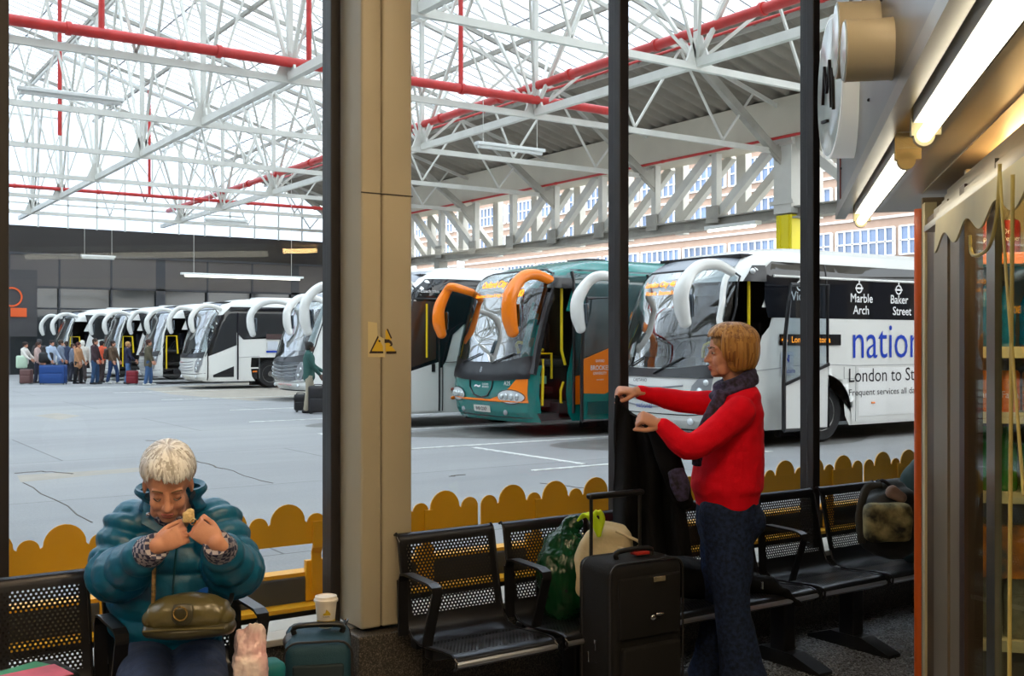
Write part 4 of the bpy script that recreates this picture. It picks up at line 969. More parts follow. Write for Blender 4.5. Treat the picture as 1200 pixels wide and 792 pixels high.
# hair: crown whorl with combed strands
hairm=M('silver_hair',(214,202,184),.55,noise_amt=.35,noise_scale=60,bump=.4,bump_scale=90)
HS=HT@Matrix.Scale(.96,4)
cap=MB(HS); cap.ell((-.020,0,.046),(.100,.078,.084),24); cap.ell((-.045,0,.0),(.066,.072,.07),18)
blob(cap,'hair',hairm,sw,.006,4)
def lock(a,th0,th1,j,rx=.112,ry=.086,rzz=.097,c=(-.018,0,.044),wv=.006,n=8,ph=0):
    pts=[]
    for i in range(n):
        t=i/(n-1); th=th0+(th1-th0)*t; aa=a+j*t
        lift=1+.05*math.sin(math.pi*t)
        pts.append((c[0]+rx*lift*math.sin(th)*math.cos(aa),c[1]+ry*lift*math.sin(th)*math.sin(aa)+wv*math.sin(6*t+ph),c[2]+rzz*lift*math.cos(th)))
    return pts
def locks(parent,T,mats,count,fn,r):
    by=[MB() for _ in mats]
    for k in range(count):
        pts,rr=fn(k); m=by[k%len(mats)]; P_=[T@V(p) for p in pts]; c=T@V((-.018,0,.04))
        n=len(P_); w=[rr*(.5+.9*math.sin(math.pi*(.12+.80*i/(n-1)))) for i in range(n)]; w[-1]=rr*.25
        # flat ribbon-like lock lying on the scalp
        vs=[];fs=[]
        for i,p in enumerate(P_):
            t=(P_[min(i+1,n-1)]-P_[max(i-1,0)]).normalized(); o=(p-c).normalized(); sd=t.cross(o).normalized()
            for a_,b_ in((-1,0),(-.5,.55),(.5,.55),(1,0),(0,-.5)): vs.append(p+sd*(a_*w[i])+o*(b_*w[i]*.8))
        for i in range(n-1):
            for q in range(5): q2=(q+1)%5; fs.append((i*5+q,i*5+q2,(i+1)*5+q2,(i+1)*5+q))
        m.add(vs,fs)
    for m,mt in zip(by,mats): m.build('hair_locks',mt,parent,'all',fixn=False)
def fnA(k):
    a=R_.uniform(-math.pi,math.pi); f=math.cos(a)
    th1=1.30+.08*math.sin(a*3)+R_.uniform(-.14,.10) if f>.55 else 1.55+R_.uniform(-.15,.12) if f>-.1 else 1.95+R_.uniform(-.2,.15)
    st=R_.uniform(.03,.75)
    return lock(a,st*.8,min(st*.8+R_.uniform(.75,1.1),th1) if R_.random()<.45 else th1,R_.uniform(-.25,.25),ph=R_.uniform(0,6),wv=.003),R_.uniform(.0032,.0055)
hs=[M('silver_lock_light',(240,240,240),.4),M('silver_lock_mid',(208,206,206),.45),M('silver_lock_grey',(176,172,168),.5)]; hs=[hs[0],hs[1],hs[0],hs[1],hs[2]]
locks(sw,HS,hs,900,fnA,.004)
# jacket: padded bands
def puff(mb,pts,rad,bands,amp,side,n=22,res=22):
    pts=[V(p) for p in pts]; N=res*(len(pts)-1); PP=[];RR=[]
    for i in range(N+1):
        t=i/N*(len(pts)-1); k=min(int(t),len(pts)-2); u=t-k
        p0=pts[max(k-1,0)];p1=pts[k];p2=pts[k+1];p3=pts[min(k+2,len(pts)-1)]
        p=.5*((2*p1)+(p2-p0)*u+(2*p0-5*p1+4*p2-p3)*u*u+(3*p1-p0-3*p2+p3)*u**3)
        e=u*u*(3-2*u); f=1+amp*(abs(math.sin(math.pi*bands*i/N))**.6-.6)
        RR.append(((rad[k][0]*(1-e)+rad[k+1][0]*e)*f,(rad[k][1]*(1-e)+rad[k+1][1]*e)*f)); PP.append(p)
    mb.loft(PP,RR,n,side,True)
jk=MB()
puff(jk,[P(198,742,3.90),P(199,700,3.90),P(201,655,3.88),P(203,615,3.86),P(203,596,3.82)],[(.205,.165),(.215,.175),(.205,.155),(.165,.125),(.09,.085)],6,.10,tuple(RV),30,14)
puff(jk,[shL+V((0,0,-.0)),elL+V((0,0,.0)),wrL.lerp(elL,.22)],[(.092,.09),(.094,.098),(.058,.062)],7,.24,(0,0,1),20,26)
puff(jk,[shR,elR,wrR.lerp(elR,.22)],[(.092,.09),(.094,.098),(.058,.062)],7,.24,(0,0,1),20,26)
jk.ell(shL+RV*.05+UV_*.0,(.09,.09,.075)); jk.ell(shR-RV*.05,(.09,.09,.075))
blob(jk,'jacket',jteal,sw,.0055,1,.5,disp=lambda p:.0018*noise.noise(p*38))
cl=MB()  # stand-up collar, open at the throat
def colr(u,v):
    a=math.radians(58+u*(360-86)); c=P(203,598,3.80).lerp(P(200,574,3.70),v)
    r=.094+.012*v; bulge=.008*math.sin(v*math.pi*3)
    return c+RV*((r+bulge)*math.sin(a)*1.08)+KV*((r+bulge)*math.cos(a))+UV_*(.03*(1-math.cos(a))*.5*v)
cl.grid(colr,40,14,.018); cl.build('collar',jteal,sw,True)
fl=MB(); fl.grid(lambda u,v:P(172+u*28,590+v*12+u*10,3.66-.02*math.sin(u*3)).lerp(P(166+u*40,607+v*8+u*18,3.62),v),12,8,.014); fl.build('collar_flap',jteal,sw,True)
MB().ell(P(154,603,3.69)+KV*.02,.008,8)
MB().ell(P(174,603,3.60),(.009,.009,.009),10).build('snap_button',chrome,sw,True)
MB().tube([P(211,612,3.64),P(206,650,3.66),P(203,690,3.66),P(201,730,3.69)],.004,6,4).build('zip_placket',M('teal_dark',(8,70,84),.5),sw,True)
plaid=M('plaid_cuff',(178,168,176),.8); n_=plaid.node_tree.nodes; l_=plaid.node_tree.links
tcn=n_.new('ShaderNodeTexCoord'); ck_=n_.new('ShaderNodeTexChecker'); ck_.inputs['Scale'].default_value=62; ck_.inputs[1].default_value=(.42,.38,.42,1); ck_.inputs[2].default_value=(.03,.035,.09,1)
l_.new(tcn.outputs['Object'],ck_.inputs[0]); l_.new(ck_.outputs[0],n_['Principled BSDF'].inputs['Base Color'])
for w_,e_ in((wrL,elL),(wrR,elR)):
    d=(e_-w_).normalized(); c=MB(); c.loft([w_-d*.005,w_+d*.03,w_+d*.075],[(.042,.042),(.047,.048),(.052,.055)],18,(0,0,1),False,3); c.build('shirt_cuff',plaid,sw,True)
c=MB(); c.loft([P(198,606,3.62),P(200,618,3.66)],[(.05,.03),(.04,.02)],14,tuple(RV)); c.build('shirt_collar',plaid,sw,True)
tr=MB()
for hp,kn,an in((P(176,764,3.93),P(166,826,3.40),P(168,930,3.47)),(P(226,764,3.95),P(240,826,3.44),P(238,925,3.5))):
    tr.loft([hp,hp.lerp(kn,.5)+V((0,0,.01)),kn],[(.115,.10),(.098,.092),(.078,.08)],18,tuple(RV),True,4); tr.loft([kn,kn.lerp(an,.4),an],[(.078,.076),(.068,.066),(.06,.058)],16,tuple(RV),True,3)
tr.loft([P(200,778,3.98),P(200,735,3.95)],[(.19,.15),(.17,.14)],20,tuple(RV))
blob(tr,'trousers',denim,sw,.008,3,.5,disp=lambda p:.003*noise.noise(V((p.x*14,p.y*22,p.z*14))))
sh=MB()
for an in(P(168,930,3.47),P(238,925,3.5)):
    f=V((an.x,an.y,.045)); sh.loft([f+KV*-.08,f+KV*.02,f+KV*.13,f+KV*.18],[(.040,.042),(.044,.045),(.046,.034),(.036,.024)],16,tuple(RV),True,3)
blob(sh,'shoes',black,sw,.006,3)
MB().lathe((0,0,0),[(.0,.0)]) if False else None
rg_=MB(frame(TR@V((.10,.010*-1,-.004)),TR.to_3x3()@V((1,0,-.6)),TR.to_3x3()@V((0,0,1)))); rg_.lathe((0,0,0),[(.0095,-.002),(.0112,-.002),(.0112,.002),(.0095,.002),(.0095,-.002)],18,'x'); rg_.build('ring',M('gold',(230,190,110),.2,1),sw,True)
ft=MB(frame(food,RV,UV_)); ft.rbox((0,0,0),(.036,.018,.034),.006); ft.ell((.004,.004,.018),(.014,.01,.010),10)
o=blob(ft,'biscuit',M('biscuit',(226,196,140),.8,noise_amt=.2,noise_scale=60),None,.002,2,disp=lambda p:.0012*noise.noise(p*180)); tag(o,'pale bitten biscuit held in both hands of the seated woman','biscuit')
# handbag on the lap
bagm=M('olive_leather',(96,88,52),.28,noise_amt=.2,noise_scale=14,bump=.15,bump_scale=50,spec=.7); bagd=M('olive_leather_dark',(60,56,36),.35); gold=M('gold',(230,190,110),.2,1)
hb=thing('handbag','olive leather handbag with a gold ring on the lap of the seated woman','handbag',P(221,748,3.5))
bc=P(221,722,3.50); HB=frame(bc,RV,UV_); zq=MB(HB@Matrix.Rotation(math.radians(-3),4,'Y'))
zq.loft([(-.118,0,.0),(-.105,0,.004),(-.06,0,.012),(0,0,.016),(.06,0,.012),(.105,0,.002),(.120,0,-.004)],[(.045,.030),(.052,.048),(.058,.058),(.060,.062),(.058,.058),(.050,.048),(.042,.030)],24,(0,1,0),True,5)
blob(zq,'bag_body',bagm,hb,.004,3,.5,disp=lambda p:.002*noise.noise(p*30))
z2=MB(HB@Matrix.Rotation(math.radians(-3),4,'Y')); z2.loft([(-.122,0,-.036),(-.06,0,-.040),(0,0,-.042),(.06,0,-.040),(.124,0,-.038)],[(.050,.026),(.062,.030),(.064,.031),(.062,.030),(.050,.026)],20,(0,1,0),True,4); z2.build('bag_base',bagd,hb,True)
z3=MB(HB@Matrix.Rotation(math.radians(-3),4,'Y')); z3.tube([(-.13,-.058,-.028),(0,-.064,-.026),(.13,-.058,-.030)],.0035,6,5); z3.build('piping',gold if False else bagm,hb,True)
z4=MB(HB); z4.loft([(0,-.058,.05),(0,-.066,.03),(0,-.068,.008),(0,-.066,-.008)],[(.030,.004),(.034,.004),(.033,.004),(.022,.004)],18,(1,0,0),True,4); z4.build('closing_flap',bagd,hb,True)
z5=MB(frame(bc+KV*.086+UV_*.030,RV,UV_)); z5.lathe((0,0,0),[(.019,-.002),(.0235,-.002),(.0235,.002),(.019,.002),(.019,-.002)],26,'y'); z5.build('gold_ring',gold,hb,True)
lpd=M('leopard_strap',(150,120,70),.6,noise_amt=.95,noise_scale=55)
z6=MB(); z6.loft([bc+RV*-.115+UV_*.03,P(180,690,3.47),P(181,660,3.50),P(186,640,3.55),P(190,625,3.72)],[(.007,.004)]*5,8,tuple(RV),True,5); z6.build('strap',lpd,hb,True)
z7=MB(); z7.loft([bc+RV*.115+UV_*.03,P(270,705,3.56),P(272,690,3.65),P(268,680,3.74)],[(.008,.004)]*4,8,tuple(RV),True,5); z7.build('strap',M('strap_black',(26,26,30),.5),hb,True)
nw=MB(); nw.grid(lambda u,v:P(212+u*32,697-u*9+v*10,3.58-.0*v)+UV_*.003*math.sin(u*9),8,3,.004); o=nw.build('blue_pouch',M('blue_plastic',(30,90,190),.3),None,True); tag(o,'blue plastic packet tucked behind the olive handbag','packet')
# ---------------------------------------------------------------- standing woman in the red jumper
red=M('red_wool',(236,8,34),.9,noise_amt=.08,noise_scale=20,bump=.2,bump_scale=160,spec=.2)
wr=thing('person','person with a brown bob in a red jumper and jeans, shaking out a dark coat','person',(3.5,3.45,0))
hc=P(853,413,5.0); HW=frame(hc,(-RV*1.0+KV*.10+UV_*-.03),UV_)
b=MB(); head(b,HW,.99)
b.loft([HW@V((-.02,0,-.06)),P(862,450,5.0),P(865,466,5.0)],[.052,.052,.07],14,tuple(RV),True,3)
b.loft([P(854,600,5.0),P(855,565,5.0),P(860,515,5.0),P(865,468,5.0)],[(.12,.16),(.115,.15),(.115,.15),(.08,.13)],18,tuple(RV),True,4)
nl=[P(852,600,4.92),P(858,712,4.88),P(875,808,4.85)]; fl_=[P(850,600,5.1),P(846,706,5.13),P(832,790,5.2)]
for h_,k_,a_ in(nl,fl_):
    b.loft([h_,h_.lerp(k_,.5),k_],[.09,.078,.058],14,tuple(RV),True,3); b.loft([k_,k_.lerp(a_,.35),a_],[.055,.052,.036],14,tuple(RV),True,3)
    f=V((a_.x,a_.y,.045)); b.loft([a_,f],[.036,.036],12); b.loft([f+RV*.04,f-RV*.14],[(.034,.03),(.034,.02)],12,tuple(KV))
sn,en,wn=P(867,482,4.83),P(812,523,4.72),P(773,497,4.74); sf,ef,wf2=P(862,474,5.17),P(798,470,5.22),P(746,459,5.12)
for a,e,c in((sn,en,wn),(sf,ef,wf2)): b.loft([a,e,c],[.045,.038,.027],12,(0,0,1),True,4)
TN=frame(wn,(-RV*.9+UV_*.38+KV*.1),(KV*.6+UV_*.8)); TF=frame(wf2,(-RV*.97+UV_*.1),(KV*.35+UV_*.95))
fist=(1.2,1.3,.8)
hand(b,TN,1,curl=fist,s=1.0,thumb=(.8,.3,-.5)); hand(b,TF,1,curl=fist,s=1.0,thumb=(.8,.3,-.5))
blob(b,'body',skin,wr,.0048,5,.5); face_parts(HW,wr,.99,False)
hm=M('brown_hair',(178,128,62),.5,noise_amt=.45,noise_scale=40,rgb2=(112,74,36),bump=.4,bump_scale=90)
S1=HW@Matrix.Scale(.98,4)
cap=MB(S1); cap.ell((-.022,0,.045),(.104,.092,.086),24); cap.ell((-.055,0,-.02),(.074,.088,.08),20)
for k in(-1,1): cap.ell((-.01,k*.076,-.02),(.046,.02,.075),14)
blob(cap,'hair',hm,wr,.007,4)
def fnB(k):
    a=R_.uniform(-math.pi,math.pi); f=math.cos(a); st=R_.uniform(.05,.6)
    if f>.5:
        s0=R_.choice((-1,1)); return lock(a,st,1.12+R_.uniform(-.1,.12),s0*.5,rx=.120,ry=.106,rzz=.100,c=(-.022,0,.042),ph=k),R_.uniform(.004,.007)
    L=[]
    back=f<.1
    top=lock(a,st,1.62,R_.uniform(-.12,.12),rx=.124,ry=.112,rzz=.100,c=(-.022,0,.042),wv=.003,n=7,ph=k)
    x,y,z=top[-1]; drop=(.115 if back else .085)*R_.uniform(.75,1.05)
    for i in range(1,6): t=i/5; top.append((-.022+(x+.022)*(1+.04*math.sin(math.pi*t)-.20*t*t),y*(1+.05*math.sin(math.pi*t)-.20*t*t),z-drop*t))
    return top,R_.uniform(.0045,.0075)
hb_=[M('brown_lock_light',(204,152,84),.38,noise_amt=.2,noise_scale=30),M('brown_lock_mid',(166,116,58),.42),M('brown_lock_dark',(140,94,48),.45),M('brown_lock_gold',(184,134,70),.4)]
locks(wr,S1,hb_,950,fnB,.005)
jm=MB()
jm.loft([P(852,578,5.0),P(852,568,5.0),P(855,540,5.0),P(858,508,5.0),P(863,482,5.0),P(866,464,5.0),P(864,452,5.0)],[(.150,.185),(.165,.195),(.158,.19),(.142,.185),(.125,.185),(.095,.165),(.062,.07)],26,tuple(RV),True,5)
jm.loft([sn,en,wn.lerp(en,.12)],[(.073,.07),(.062,.064),(.04,.04)],16,(0,0,1),True,6); jm.loft([sf,ef,wf2.lerp(ef,.1)],[(.068,.065),(.055,.056),(.036,.036)],16,(0,0,1),True,6)
jm.ell(sn+RV*.0+KV*-.02,(.07,.07,.068)); jm.ell(sf+RV*.01,(.08,.08,.075)); jm.ell(P(838,510,4.92),(.075,.075,.07)); 
blob(jm,'jumper',red,wr,.007,5,.5,disp=lambda p:.004*noise.noise(V((p.x*16,p.y*16,p.z*26))))
jn=M('denim_blue',(36,50,82),.85,noise_amt=.35,noise_scale=60,bump=.25,bump_scale=120,rgb2=(22,30,50),spec=.2)
tr=MB()
tr.loft([P(853,612,5.0),P(853,590,5.0),P(854,568,5.0)],[(.148,.175),(.145,.17),(.135,.16)],20,tuple(RV),True,3)
for (h_,k_,a_),hw in((nl,.13),(fl_,.12)):
    e=a_+V((0,0,-.04)); tr.loft([h_,h_.lerp(k_,.45),k_,k_.lerp(e,.5),e],[(.128,.10),(.110,.095),(.080,.082),(.092,.084),(hw*1.0,.11)],20,tuple(RV),True,5)
tr.ell(P(872,608,4.97),(.08,.12,.09))
blob(tr,'jeans',jn,wr,.008,3,.5,disp=lambda p:.0045*noise.noise(V((p.x*12,p.y*12,p.z*20))))
sh=MB()
for h_,k_,a_ in(nl,fl_):
    f=V((a_.x,a_.y,.04)); sh.loft([f+RV*.07,f-RV*.02,f-RV*.13,f-RV*.19],[(.038,.04),(.04,.042),(.042,.032),(.034,.022)],16,tuple(KV),True,3)
blob(sh,'shoes',black,wr,.006,3)
scm=M('patterned_scarf',(70,60,96),.8,noise_amt=.9,noise_scale=50,rgb2=(24,22,34))
sc=MB(); 
for k,(dz,r) in enumerate(((0,.082),(.022,.078),(-.02,.092))):
    c=P(862-k,450,5.0)+V((0,0,dz)); pts=[c+RV*(r*math.cos(a))+KV*(r*1.0*math.sin(a))+V((0,0,-.035*math.cos(a+math.pi)*1)) for a in[i*math.pi/9 for i in range(19)]]
    sc.loft(pts,[(.02,.024)]*19,12,(0,0,1),False)
sc.loft([P(846,460,4.9),P(836,480,4.87),P(826,500,4.86),P(820,520,4.85),P(816,545,4.84)],[(.03,.012),(.032,.012),(.03,.012),(.028,.01),(.026,.008)],12,tuple(RV),True,5)
blob(sc,'scarf',scm,wr,.006,3,disp=lambda p:.003*noise.noise(p*40))
# dark coat held up and trailing onto the bench
cb=M('coat_black',(15,15,19),.9,noise_amt=.2,noise_scale=5,spec=.2,bump=.15,bump_scale=90)
ct=thing('coat','black coat hanging from the hands of the woman in red down to the bench','coat',P(760,640,4.95))
def coat(u,v):
    L=[(721,463),(719,500),(720,560),(721,610),(722,655)]; Rr=[(768,488),(786,515),(797,545),(800,590),(808,650)]
    def ip(T,v):
        t=v*(len(T)-1); k=min(int(t),len(T)-2); f=t-k; return T[k][0]*(1-f)+T[k+1][0]*f,T[k][1]*(1-f)+T[k+1][1]*f
    a=ip(L,v);c=ip(Rr,v); e=.5-.5*math.cos(math.pi*u)
    d=5.03-.12*u+.055*math.sin(u*17+v*2.5)*(.25+v)+.03*math.sin(u*7-v*4)
    return P(a[0]+(c[0]-a[0])*u,a[1]+(c[1]-a[1])*u+(10*math.sin(u*math.pi)*(1-v)),d)
m=MB(); m.grid(coat,60,60,.012); m.build('coat_body',cb,ct,True)
m=MB(); m.loft([P(770,500,4.90),P(783,535,4.86),P(795,570,4.85),P(802,588,4.86)],[(.05,.04),(.055,.045),(.05,.04),(.045,.035)],16,tuple(RV),True,5); blob(m,'sleeve',cb,ct,.008,3,disp=lambda p:.006*noise.noise(p*16))
m=MB(); m.loft([P(792,552,4.80),P(797,568,4.79),P(800,584,4.80)],[(.04,.014),(.046,.018),(.03,.014)],14,tuple(RV),True,4); blob(m,'lining',scm,ct,.006,3)
m=MB()
m.loft([(2.95,3.98,.52),(3.2,3.96,.56),(3.45,3.92,.55),(3.7,3.86,.50),(3.95,3.8,.47),(4.05,3.62,.43)],[(.14,.10),(.17,.14),(.16,.13),(.14,.09),(.10,.06),(.05,.03)],18,(0,1,0),True,5)
m.loft([(3.9,3.78,.47),(4.02,3.66,.44),(4.12,3.60,.37)],[(.05,.03),(.045,.025),(.035,.02)],14,(0,1,0),True,4)
blob(m,'trailing_hem',cb,ct,.011,3,disp=lambda p:.016*noise.noise(p*9)+.006*noise.noise(p*24))
MB().cyl(P(893,682,4.95),P(893,690,4.95),.006).build('zip_pull',chrome,ct)
# ---------------------------------------------------------------- luggage
sb=M('suitcase_black',(19,18,20),.8,spec=.3,bump=.3,bump_scale=300,noise_amt=.15,noise_scale=6); plast=M('black_plastic',(22,22,24),.35)
def suitcase(T,W_,D_,H_,mat,label,handle=True,name='suitcase',pocket=True,org=None,hh=.30):
    """T: box frame, x across the front, y into depth, z up, origin at bottom centre"""
    t=thing(name,label,'suitcase',T.translation)
    m=MB(T); m.rbox((0,0,H_/2+.045),(W_,D_,H_),.045,n=4); m.build('shell',mat,t,True)
    for y in(-D_/2+.012,D_/2-.05): 
        m=MB(T); pts=[(x,y,z+.045) for x,z in rrect(-W_/2+.0,0,W_/2,H_,.05,4)]; m.tube(pts+[pts[0]],.0045,6); m.build('piping',M('piping_grey',(36,34,36),.5),t,True)
    if pocket:
        m=MB(T); m.rbox((.0,-D_/2-.012,H_*.27+.045),(W_*.80,.035,H_*.50),.016); m.build('front_pocket',mat,t,True)
        m=MB(T); m.rbox((.0,-D_/2-.004,H_*.74+.045),(W_*.84,.02,H_*.36),.010); m.build('upper_pocket',mat,t,True)
    for x in(-W_/2+.05,W_/2-.05):
        for y in(-D_/2+.04,D_/2-.04): m=MB(T); m.cyl((x-.012,y,.025),(x+.012,y,.025),.025,n=14); m.build('wheel',plast,t,True)
    m=MB(T); m.tube([(-.09,-D_*.1,H_+.045),(-.08,-D_*.1,H_+.075),(.08,-D_*.1,H_+.075),(.09,-D_*.1,H_+.045)],.011,10,4); m.build('carry_handle',plast,t,True)
    if handle:
        m=MB(T); z0=H_+.02
        for x in(-.13,.13): m=MB(T); m.tube([(x,D_/2-.03,z0),(x,D_/2-.03,z0+hh)],.008,8); m.build('telescopic_rod',plast,t,True)
        m=MB(T); m.rbox((0,D_/2-.03,z0+hh),(.295,.034,.026),.010); m.build('grip',plast,t,True)
    return t
ca=P(717,662,4.38); cb_=P(800,651,4.57)
dirx=(V((cb_.x-ca.x,cb_.y-ca.y,0))).normalized(); diry=V((-dirx.y,dirx.x,0))
def TB(cx,dirx_): z=V((0,0,1)); y=z.cross(dirx_); return Matrix(((dirx_.x,y.x,0,cx.x),(dirx_.y,y.y,0,cx.y),(0,0,1,0),(0,0,0,1)))
Wd,Dp,Ht=.38,.26,.70
cen=V((ca.x,ca.y,0))+dirx*Wd/2+diry*Dp/2
T0=TB(cen,dirx)
bs=suitcase(T0,Wd,Dp,Ht,sb,'large black fabric suitcase with raised handle in front of the bench',pocket=True,hh=.275)
m=MB(T0); m.rbox((.04,-Dp/2-.018,Ht*.895+.045),(.062,.008,.022),.003); m.build('brand_badge',M('badge_metal',(190,176,150),.25,.8),bs,True)
m=MB(T0); 
for x,z in((-.09,.36),(-.02,.335),(-.18,.28)): m.rbox((x,-Dp/2-.024,z),(.012,.006,.05),.002)
m.ell((-.0,-Dp/2-.03,.52),(.014,.006,.012),8); m.ell((.035,-Dp/2-.03,.53),(.02,.005,.006),8); m.build('zip_pulls',chrome,bs,True)
m=MB(T0); [m.rbox((-Wd/2-.004,y,z),(.006,.012,.045),.002) for y,z in((-.02,.40),(.03,.34),(0.0,.14))]; m.build('side_buckles',chrome,bs,True)
m=MB(T0); m.rbox((.03,-.03,Ht+.062),(.07,.05,.014),.004); m.build('red_tag',M('tag_red',(170,40,30),.5),bs,True)
# teal case with the coffee cup
tl=M('suitcase_teal',(22,66,84),.7,bump=.3,bump_scale=250,noise_amt=.15,noise_scale=8)
ca=P(336,745,4.02); d2=(RV*1.0+FV*.18).normalized(); T1=TB(V((ca.x,ca.y,0))+d2*.115+V((-d2.y,d2.x,0))*.17,d2)
ts=suitcase(T1,.25,.34,.485,tl,'small teal cabin case standing by the column with a coffee cup on top',handle=False,pocket=False)
m=MB(T1); m.rbox((0,-.172,.27),(.19,.02,.36),.010); m.build('front_pocket',M('suitcase_teal_dark',(12,34,44),.7),ts,True)
m=MB(T1); m.ell((-.10,-.02,.50),(.035,.07,.03),14); m.build('side_handle',plast,ts,True)
m=MB(T1); m.tube([(.10,.05,.535),(.115,.07,.55),(.10,.10,.54)],.005,6,4); m.build('zip_pull',chrome,ts,True)
cz=.545; cpos=T1@V((.03,.0,cz))
cup=thing('coffee_cup','white takeaway coffee cup with lid on top of the teal case','cup',cpos)
wc=M('cup_paper',(226,218,206),.6)
m=MB(); m.lathe(cpos,[(.0,.0),(.030,.0),(.032,.003),(.042,.100),(.044,.102)],32); m.build('cup_body',wc,cup,True)
m=MB(); m.lathe(cpos,[(.044,.100),(.047,.100),(.047,.108),(.043,.112),(.042,.120),(.036,.122),(.034,.118),(.0,.118)],32); m.build('lid',M('cup_lid',(228,220,208),.35),cup,True)
lf=(KV*.98+RV*.2).normalized(); ls=V((-lf.y,lf.x,0))
def cupfn(u,v): a=u/.038; r=.0325+.10*v+.0006; return cpos+lf*(r*math.cos(a))+ls*(r*math.sin(a))+UV_*v
def cdec(poly,name,mat):
    vs,fs=poly2d(poly,.006); MB().add([cupfn(x,y) for x,y in vs],fs).build(name,mat,cup,'all',fixn=False)
cg=M('cup_logo_gold',(196,164,30),.5); cdec([(-.014,.052),(.016,.052),(.016,.058),(.010,.066),(.004,.061),(.0,.076),(-.004,.062),(-.010,.060)],'cup_logo',cg)
text('cup_lettering','CAFE',M('cup_logo_brown',(70,52,30),.5),cup,lambda u,v:cupfn(-.013+u,.044+v),h=.005,wd=.026)
m=MB(); m.lathe(cpos,[(.0340,.014),(.0350,.014),(.0352,.03),(.0342,.03)],32); m.build('gold_band',cg,cup,True)
# pale plastic bag on the seat edge
pb=M('plastic_pale',(240,224,220),.22,noise_amt=.2,noise_scale=9,rgb2=(226,176,180),bump=.6,bump_scale=24,spec=.8)
m=MB(); c0=P(293,778,3.60); m.loft([c0+V((0,0,-.10)),c0,c0+V((0,0,.05)),c0+V((0,0,.105)),c0+V((-.01,0,.125))],[(.058,.05),(.060,.055),(.05,.042),(.048,.02),(.045,.008)],20,tuple(RV),True,5)
o=blob(m,'plastic_bag',pb,None,.004,2,disp=lambda p:.010*noise.noise(V((p.x*38,p.y*38,p.z*9)))-.008*abs(noise.noise(V((p.x*60,p.y*60,p.z*22))))+.002*noise.noise(p*110)); tag(o,'crumpled pale pink plastic bag at the seat edge beside the teal case','bag')
m=MB(); c0=P(312,800,3.75); m.rbox(c0,(.12,.10,.16),.03); o=blob(m,'teal_pouch',M('teal_cloth',(10,110,116),.6),None,.006,2,disp=lambda p:.005*noise.noise(p*20)); tag(o,'small turquoise cloth bag behind the pink plastic bag','bag')
# carrier bags on the second seat
gbm=M('green_plastic',(10,56,30),.2,noise_amt=.35,noise_scale=9,bump=.25,bump_scale=18,spec=.35)
m=MB(); c0=P(661,660,4.98)
m.loft([P(664,700,4.92),P(658,672,4.93),P(662,640,4.97),P(668,618,5.0),P(676,612,5.0)],[(.115,.10),(.118,.10),(.095,.075),(.055,.04),(.03,.02)],22,tuple(RV),True,6)
o=blob(m,'carrier_bag',gbm,None,.006,2,disp=lambda p:.016*noise.noise(p*11)+.007*abs(noise.noise(V((p.x*50,p.y*50,p.z*14))))); tag(o,'dark green plastic carrier bag full of things on the second seat','bag')
cr_=M('cream_cloth',(214,196,160),.8,noise_amt=.15,noise_scale=8,bump=.2,bump_scale=60)
tg=thing('tote_bag','cream tote bag with loop handles behind the black suitcase','bag',P(705,690,5.0))
m=MB(); m.loft([P(700,692,4.88),P(706,660,4.88),P(714,632,4.86),P(716,616,4.88)],[(.14,.07),(.135,.065),(.115,.045),(.07,.02)],22,tuple(RV),True,6)
blob(m,'bag_body',cr_,tg,.006,2,disp=lambda p:.014*noise.noise(p*12))
m=MB()
for dt in(0,.05): m.tube([P(722,622,4.80+dt),P(735,628,4.78+dt),P(750,636,4.77+dt),P(742,644,4.77+dt),P(724,642,4.78+dt)],.007,8,5)
m.build('loop_handle',cr_,tg,True)
hv=M('neon_yellow',(206,240,30),.5); m=MB(); m.loft([P(677,610,4.80),P(686,603,4.78),P(694,607,4.78),P(700,618,4.78),P(702,628,4.78)],[(.006,.005),(.016,.008),(.020,.01),(.020,.009),(.012,.006)],12,tuple(RV),True,5); m.loft([P(692,612,4.79),P(700,599,4.78),P(706,607,4.78),P(704,622,4.78)],[(.008,.005),(.013,.007),(.014,.007),(.008,.005)],12,tuple(RV),True,5)
o=blob(m,'neon_strap',hv,None,.004,2); tag(o,'neon yellow bag strap between green carrier bag and cream tote','strap')
# camouflage backpack on the far seat
cam_=M('camouflage',(150,140,96),.7,noise_amt=.9,noise_scale=15,rgb2=(26,28,20),bump=.2,bump_scale=80)
bp=thing('backpack','camouflage backpack at the right end of the bench beside the kiosk','backpack',(5.35,3.95,.42))
m=MB(); a=P(1040,640,5.75); m.loft([P(1040,628,5.72),P(1040,606,5.74),P(1040,588,5.76),P(1037,578,5.78)],[(.165,.12),(.17,.13),(.16,.12),(.12,.07)],24,tuple(RV),True,5); blob(m,'pack_body',M('pack_black',(34,34,32),.7,bump=.2,bump_scale=80),bp,.01,3,disp=lambda p:.01*noise.noise(p*10))
m=MB(frame(P(1040,612,5.54),RV,UV_)); m.rbox((0,0,0),(.25,.09,.20),.04); blob(m,'camo_pocket',cam_,bp,.008,3,disp=lambda p:.006*noise.noise(p*14))
m=MB(); m.loft([P(1010,635,5.6),P(1008,600,5.6),P(1016,572,5.65),P(1032,568,5.66)],[(.022,.01)]*4,10,tuple(RV),True,5); m.build('shoulder_strap',M('strap_webbing',(40,38,34),.7),bp,True)
m=MB(); m.tube([P(1024,572,5.72),P(1034,563,5.72),P(1046,572,5.72)],.01,8,5); m.build('top_loop',black,bp,True)
m=MB(); m.loft([P(1045,576,5.6),P(1058,584,5.58)],[(.04,.03),(.03,.02)],12,tuple(RV)); blob(m,'folded_cloth',M('cloth_brown',(120,96,84),.8),bp,.008,2)
